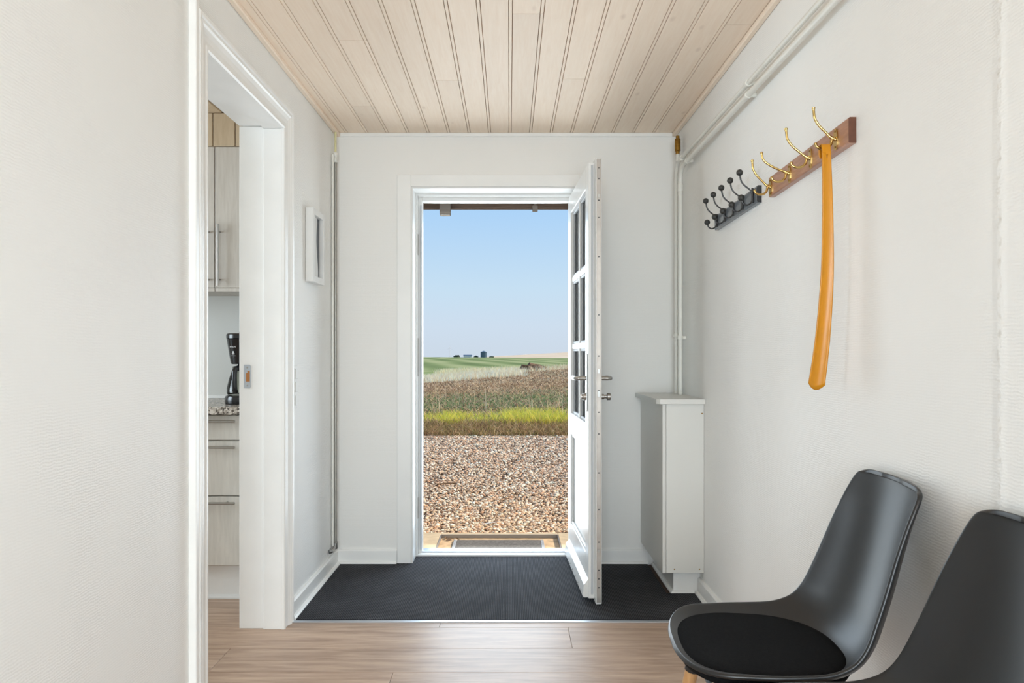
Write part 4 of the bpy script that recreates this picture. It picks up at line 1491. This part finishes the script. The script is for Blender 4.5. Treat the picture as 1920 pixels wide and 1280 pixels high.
# loose gravel stones (uncountable): low icosahedra, each its own colour
phi = (1 + 5 ** .5) / 2
ico = np.array([(-1, phi, 0), (1, phi, 0), (-1, -phi, 0), (1, -phi, 0), (0, -1, phi), (0, 1, phi), (0, -1, -phi), (0, 1, -phi), (phi, 0, -1), (phi, 0, 1), (-phi, 0, -1), (-phi, 0, 1)]) / math.sqrt(1 + phi * phi)
icf = np.array([(0, 11, 5), (0, 5, 1), (0, 1, 7), (0, 7, 10), (0, 10, 11), (1, 5, 9), (5, 11, 4), (11, 10, 2), (10, 7, 6), (7, 1, 8), (3, 9, 4), (3, 4, 2), (3, 2, 6), (3, 6, 8), (3, 8, 9), (4, 9, 5), (2, 4, 11), (6, 2, 10), (8, 6, 7), (9, 8, 1)])


def scatter_stones(N, y0, y1, xc0, xc1, smin, smax):
    y = y0 + (y1 - y0) * rng.random(N) ** 1.25
    lo = -.17 * y - .35
    hi = .13 * y + .45
    x = lo + (hi - lo) * rng.random(N)
    s = smin + (smax - smin) * rng.random(N) ** 1.8
    s = s * np.interp(y, [5, 11], [1, 1.35])
    sc = s[:, None] * np.stack([.8 + .5 * rng.random(N), .8 + .5 * rng.random(N), .55 + .3 * rng.random(N)], 1)
    ang = rng.random(N) * 2 * PI
    jit = 1 + .25 * (rng.random((N, 12)) - .5)
    P = ico[None] * jit[..., None]
    P = P * sc[:, None]
    ca, sa = np.cos(ang)[:, None], np.sin(ang)[:, None]
    X = P[..., 0] * ca - P[..., 1] * sa + x[:, None]
    Y = P[..., 0] * sa + P[..., 1] * ca + y[:, None]
    Z = P[..., 2] + (-.095 + s * .35 + .012 * rng.random(N))[:, None]
    V = np.stack([X, Y, Z], -1).reshape(-1, 3)
    F = (icf[None] + (np.arange(N) * 12)[:, None, None]).reshape(-1, 3)
    pal = lin_np([(226, 202, 172), (206, 176, 146), (236, 220, 196), (176, 148, 122), (222, 188, 154), (196, 174, 152), (146, 122, 102), (244, 232, 212), (214, 170, 136)])
    pal = np.clip(pal * np.array([1.12, 1.06, .98]), 0, .95)
    c = pal[rng.integers(0, len(pal), N)] * (.85 + .3 * rng.random((N, 1)))
    return V, F, np.repeat(c, 12, 0)


V, F, C = scatter_stones(44000, 5.17, 11.65, 0, 0, .006, .0145)
tag(raw_mesh('gravel', V, F, STONE, C), 'loose beige and grey gravel stones covering the yard', 'gravel', kind='stuff')


def blades(name, x, y, z, h, w, lean, colour, label, cat, segs=3):
    N = len(x)
    ang = rng.random(N) * 2 * PI
    d = rng.random(N) * 2 * PI
    t = np.linspace(0, 1, segs + 1)
    wx, wy = np.cos(ang) * w, np.sin(ang) * w
    lx, ly = np.cos(d) * lean, np.sin(d) * lean
    V = np.zeros((N, (segs + 1) * 2, 3))
    for i, q in enumerate(t):
        cx_, cy_ = x + lx * h * q * q, y + ly * h * q * q
        cz = z + h * q * np.sqrt(np.clip(1 - (lean * q * .7) ** 2, .1, 1))
        ww = (1 - q) * .9 + .1
        V[:, 2 * i] = np.stack([cx_ - wx * ww, cy_ - wy * ww, cz], -1)
        V[:, 2 * i + 1] = np.stack([cx_ + wx * ww, cy_ + wy * ww, cz], -1)
    f = []
    for i in range(segs):
        f.append((2 * i, 2 * i + 1, 2 * i + 3, 2 * i + 2))
    f = np.array(f)
    F = (f[None] + (np.arange(N) * (segs + 1) * 2)[:, None, None]).reshape(-1, 4)
    C = np.repeat(colour, (segs + 1) * 2, 0)
    o = raw_mesh(name, V.reshape(-1, 3), F, BLADE, C)
    tag(o, label, cat, kind='stuff')
    return o


def pick(pal, N, var=.3):
    p = np.clip(lin_np(pal) * 1.3, 0, .95)
    return p[rng.integers(0, len(p), N)] * (1 - var / 2 + var * rng.random((N, 1)))


# yellow-green verge grass
N = 15000
x = -3.4 + 6.4 * rng.random(N)
y = 12.05 + 1.2 * rng.random(N)
gap = (np.sin(x * 2.1 + 1.4) + .6 * np.sin(x * 5.3)) > -.75
gap &= ~((x > -.75) & (x < -.10))
keep = gap | (rng.random(N) < .22)
x, y = x[keep], y[keep]
N = len(x)
blades('verge_grass', x, y, terrain(x, y) - .01, .07 + .19 * rng.random(N) * np.interp(x, [-3.4, -.4, .1, 3], [.6, .6, 1, 1]), .004 + .004 * rng.random(N), .25 + .6 * rng.random(N), pick([(226, 208, 84), (208, 200, 88), (234, 218, 112), (180, 184, 84), (152, 164, 80), (214, 190, 112)], N), 'yellow-green grass along the edge of the gravel', 'grass')
# dry brown tufts on the bank
N = 16000
x = -3.4 + 6.4 * rng.random(N)
y = 11.5 + .75 * rng.random(N)
blades('dry_grass', x, y, terrain(x, y) - .01, .05 + .11 * rng.random(N), .004 + .004 * rng.random(N), .5 + .9 * rng.random(N), pick([(196, 162, 120), (162, 132, 98), (226, 196, 152), (110, 86, 66), (136, 130, 76), (176, 156, 104)], N), 'dry brown grass hanging over the bank at the gravel edge', 'grass')
# low green weeds and straw litter across the near field
N = 22000
y = 13.2 + 20 * rng.random(N) ** 1.3
x = (-.19 * y - .5) + (.36 * y + 1.0) * rng.random(N)
mixg = np.exp(-((y - 18.5 - .6 * np.sin(x * .8)) / 4.5) ** 2)
isg = rng.random(N) < mixg * .72
col = np.where(isg[:, None], pick([(106, 124, 82), (128, 142, 96), (88, 106, 74), (146, 154, 108)], N), pick([(166, 136, 102), (196, 166, 128), (128, 102, 78), (214, 188, 150), (104, 84, 66)], N))
blades('field_weeds', x, y, terrain(x, y) - .01, .05 + .10 * rng.random(N), .008 + .012 * rng.random(N), .8 + .8 * rng.random(N), col, 'low green weeds and brown litter over the near field', 'weeds')
# brown litter further up the slope
N = 16000
y = 27 + 22 * rng.random(N)
x = (-.19 * y - .5) + (.36 * y + 1.0) * rng.random(N)
blades('field_litter', x, y, terrain(x, y) - .01, .06 + .10 * rng.random(N), .015 + .02 * rng.random(N), .9 + .8 * rng.random(N), pick([(178, 148, 116), (206, 178, 144), (140, 112, 88), (120, 96, 76), (222, 200, 168)], N), 'brown straw litter on the rising part of the field', 'straw')
# single pale stalks near the verge
N = 130
y = 13.0 + 5 * rng.random(N)
x = (-.19 * y) + (.34 * y) * rng.random(N)
blades('pale_stalks', x, y, terrain(x, y) - .01, .2 + .42 * rng.random(N), .004 + .003 * rng.random(N), .1 + .9 * rng.random(N) ** 2, pick([(216, 192, 154), (200, 174, 132), (224, 206, 174)], N, .15), 'scattered pale dry stalks standing behind the verge grass', 'stalks', 4)
# white stubble along the crest and on the strips behind it
N = 9000
t = rng.random(N)
y = 40 + 12 * rng.random(N)
x = -9 + 9.6 * t + (rng.random(N) - .5)
blades('crest_stubble', x, y, terrain(x, y) - .02, .20 + .26 * rng.random(N), .010 + .010 * rng.random(N), .1 + .5 * rng.random(N), pick([(238, 222, 194), (228, 208, 174), (242, 230, 208), (206, 184, 150)], N, .15), 'pale stubble standing along the crest of the field', 'stubble')
N = 2600
x = .5 + 6.5 * rng.random(N)
y = 46 + 5 * rng.random(N)
blades('ridge_stubble', x, y, terrain(x, y) - .02, .15 + .30 * rng.random(N), .008 + .008 * rng.random(N), .1 + .6 * rng.random(N), pick([(226, 206, 174), (198, 172, 138), (238, 222, 196)], N, .15), 'thin pale stubble on the right end of the crest', 'stubble')
N = 9000
y = 72 + 16 * rng.random(N)
x = -.16 * y + (.21 * y) * rng.random(N)
keep = (np.sin(x * .55 + y * .12) > -.55)
x, y = x[keep], y[keep]
N = len(x)
blades('far_stubble', x, y, terrain(x, y) - .02, .45 + .45 * rng.random(N), .018 + .02 * rng.random(N), .1 + .4 * rng.random(N), pick([(234, 218, 190), (222, 204, 172), (206, 194, 154)], N, .15), 'pale stubble strips in front of the green hill', 'stubble')


def blob(name, centre, rx, ry, rz_, mat, label, cat, seed, parent=None, rough=.25, n=2):
    import bmesh
    bm = bmesh.new()
    bmesh.ops.create_icosphere(bm, subdivisions=n, radius=1)
    r = random.Random(seed)
    for v_ in bm.verts:
        k = 1 + rough * (r.random() - .5) * 2
        v_.co = Vector((v_.co.x * rx * k, v_.co.y * ry * k, max(v_.co.z, -.25) * rz_ * k))
    me = bpy.data.meshes.new(name)
    bm.to_mesh(me)
    bm.free()
    me.materials.append(mat)
    o = bpy.data.objects.new(name, me)
    COL.objects.link(o)
    o.location = centre
    if label:
        tag(o, label, cat)
    return o


# brown reed clump on the crest
cbz = float(terrain(np.array([1.55]), np.array([50.]))[0])
blob('reed_clump', (1.5, 49, cbz + .05), .85, .5, .50, DRYBUSH, 'dark brown clump of dry growth on the crest of the field', 'bush', 3, n=3)
# farm with silo, trees and a distant turbine
sx, sy = -15.4, 455.0
sz = float(far_green(np.array([sx]), np.array([sy]))[0])
so = tag(empty('silo', (sx, sy, sz)), 'dark blue-grey farm silo on the horizon', 'silo')
MB().lathe([(1.9, -.5), (1.9, 3.2)], (sx, sy, sz), 16).build('tank', SILO, so)
MB().lathe([(2.0, 3.2), (.2, 3.9)], (sx, sy, sz), 16).build('cone_roof', SILO, so)
bn = tag(empty('farm_shed', (sx - 9.5, sy, sz)), 'low pale farm shed left of the silo', 'building')
MB().box(sx - 12, sx - 7.2, sy - 2, sy + 2, sz - .5, sz + .9).build('wall', FARWHITE, bn)
MB().prism([(sy - 2.3, sz + .9), (sy, sz + 1.6), (sy + 2.3, sz + .9)], lambda a, b_, t: (t, a, b_), sx - 12.2, sx - 7).build('roof', SILO, bn)
for k, (dx, r, lab) in enumerate(((-4.6, 1.1, 'dark round tree just left of the silo'), (-16, 1.6, 'dark low hedge tree further left of the silo'), (4.8, 1.0, 'dark bush just right of the silo'), (-66, 1.4, 'far dark bush left of the shed on the green ridge'))):
    X0 = sx + dx
    z0 = float(far_green(np.array([X0]), np.array([sy]))[0])
    blob('distant_tree', (X0, sy, z0 + r * .2), r * 1.3, r, r * .65, FOLIAGE, lab, 'tree', 20 + k)
tx, ty = -47.0, 600.0
tz = float(far_green(np.array([tx]), np.array([ty]))[0])
wtb = tag(empty('wind_turbine', (tx, ty, tz)), 'tiny pale wind turbine far left on the horizon', 'wind turbine')
MB().tube([(tx, ty, tz), (tx, ty, 5.2)], [.16, .1], 8).build('tower', FARWHITE, wtb)
MB().box(tx - .2, tx + .2, ty - .5, ty + .4, 5.1, 5.5).build('nacelle', FARWHITE, wtb)
for k in range(3):
    a = PI / 2 + k * 2 * PI / 3
    MB().tube([(tx, ty - .6, 5.3), (tx + math.cos(a) * 2.4, ty - .6, 5.3 + math.sin(a) * 2.4)], [.12, .03], 6).build('blade', FARWHITE, wtb)
# twig and straw on the gravel
for (x0, y0_, x1_, y1_, r, mtl, nm, lab) in ((-.69, 7.20, -.48, 7.28, .008, DRYBUSH, 'twig', 'brown twig lying on the gravel left of the path'), (-.19, 5.52, -.07, 5.60, .004, PAPER, 'straw_stalk', 'pale straw lying on the gravel near the door step')):
    z = -.072
    tag(MB().tube([(x0, y0_, z), ((x0 + x1_) / 2, (y0_ + y1_) / 2 - .01, z + .006), (x1_, y1_, z)], [r, r * .9, r * .5], 6).build(nm, mtl), lab, 'twig')
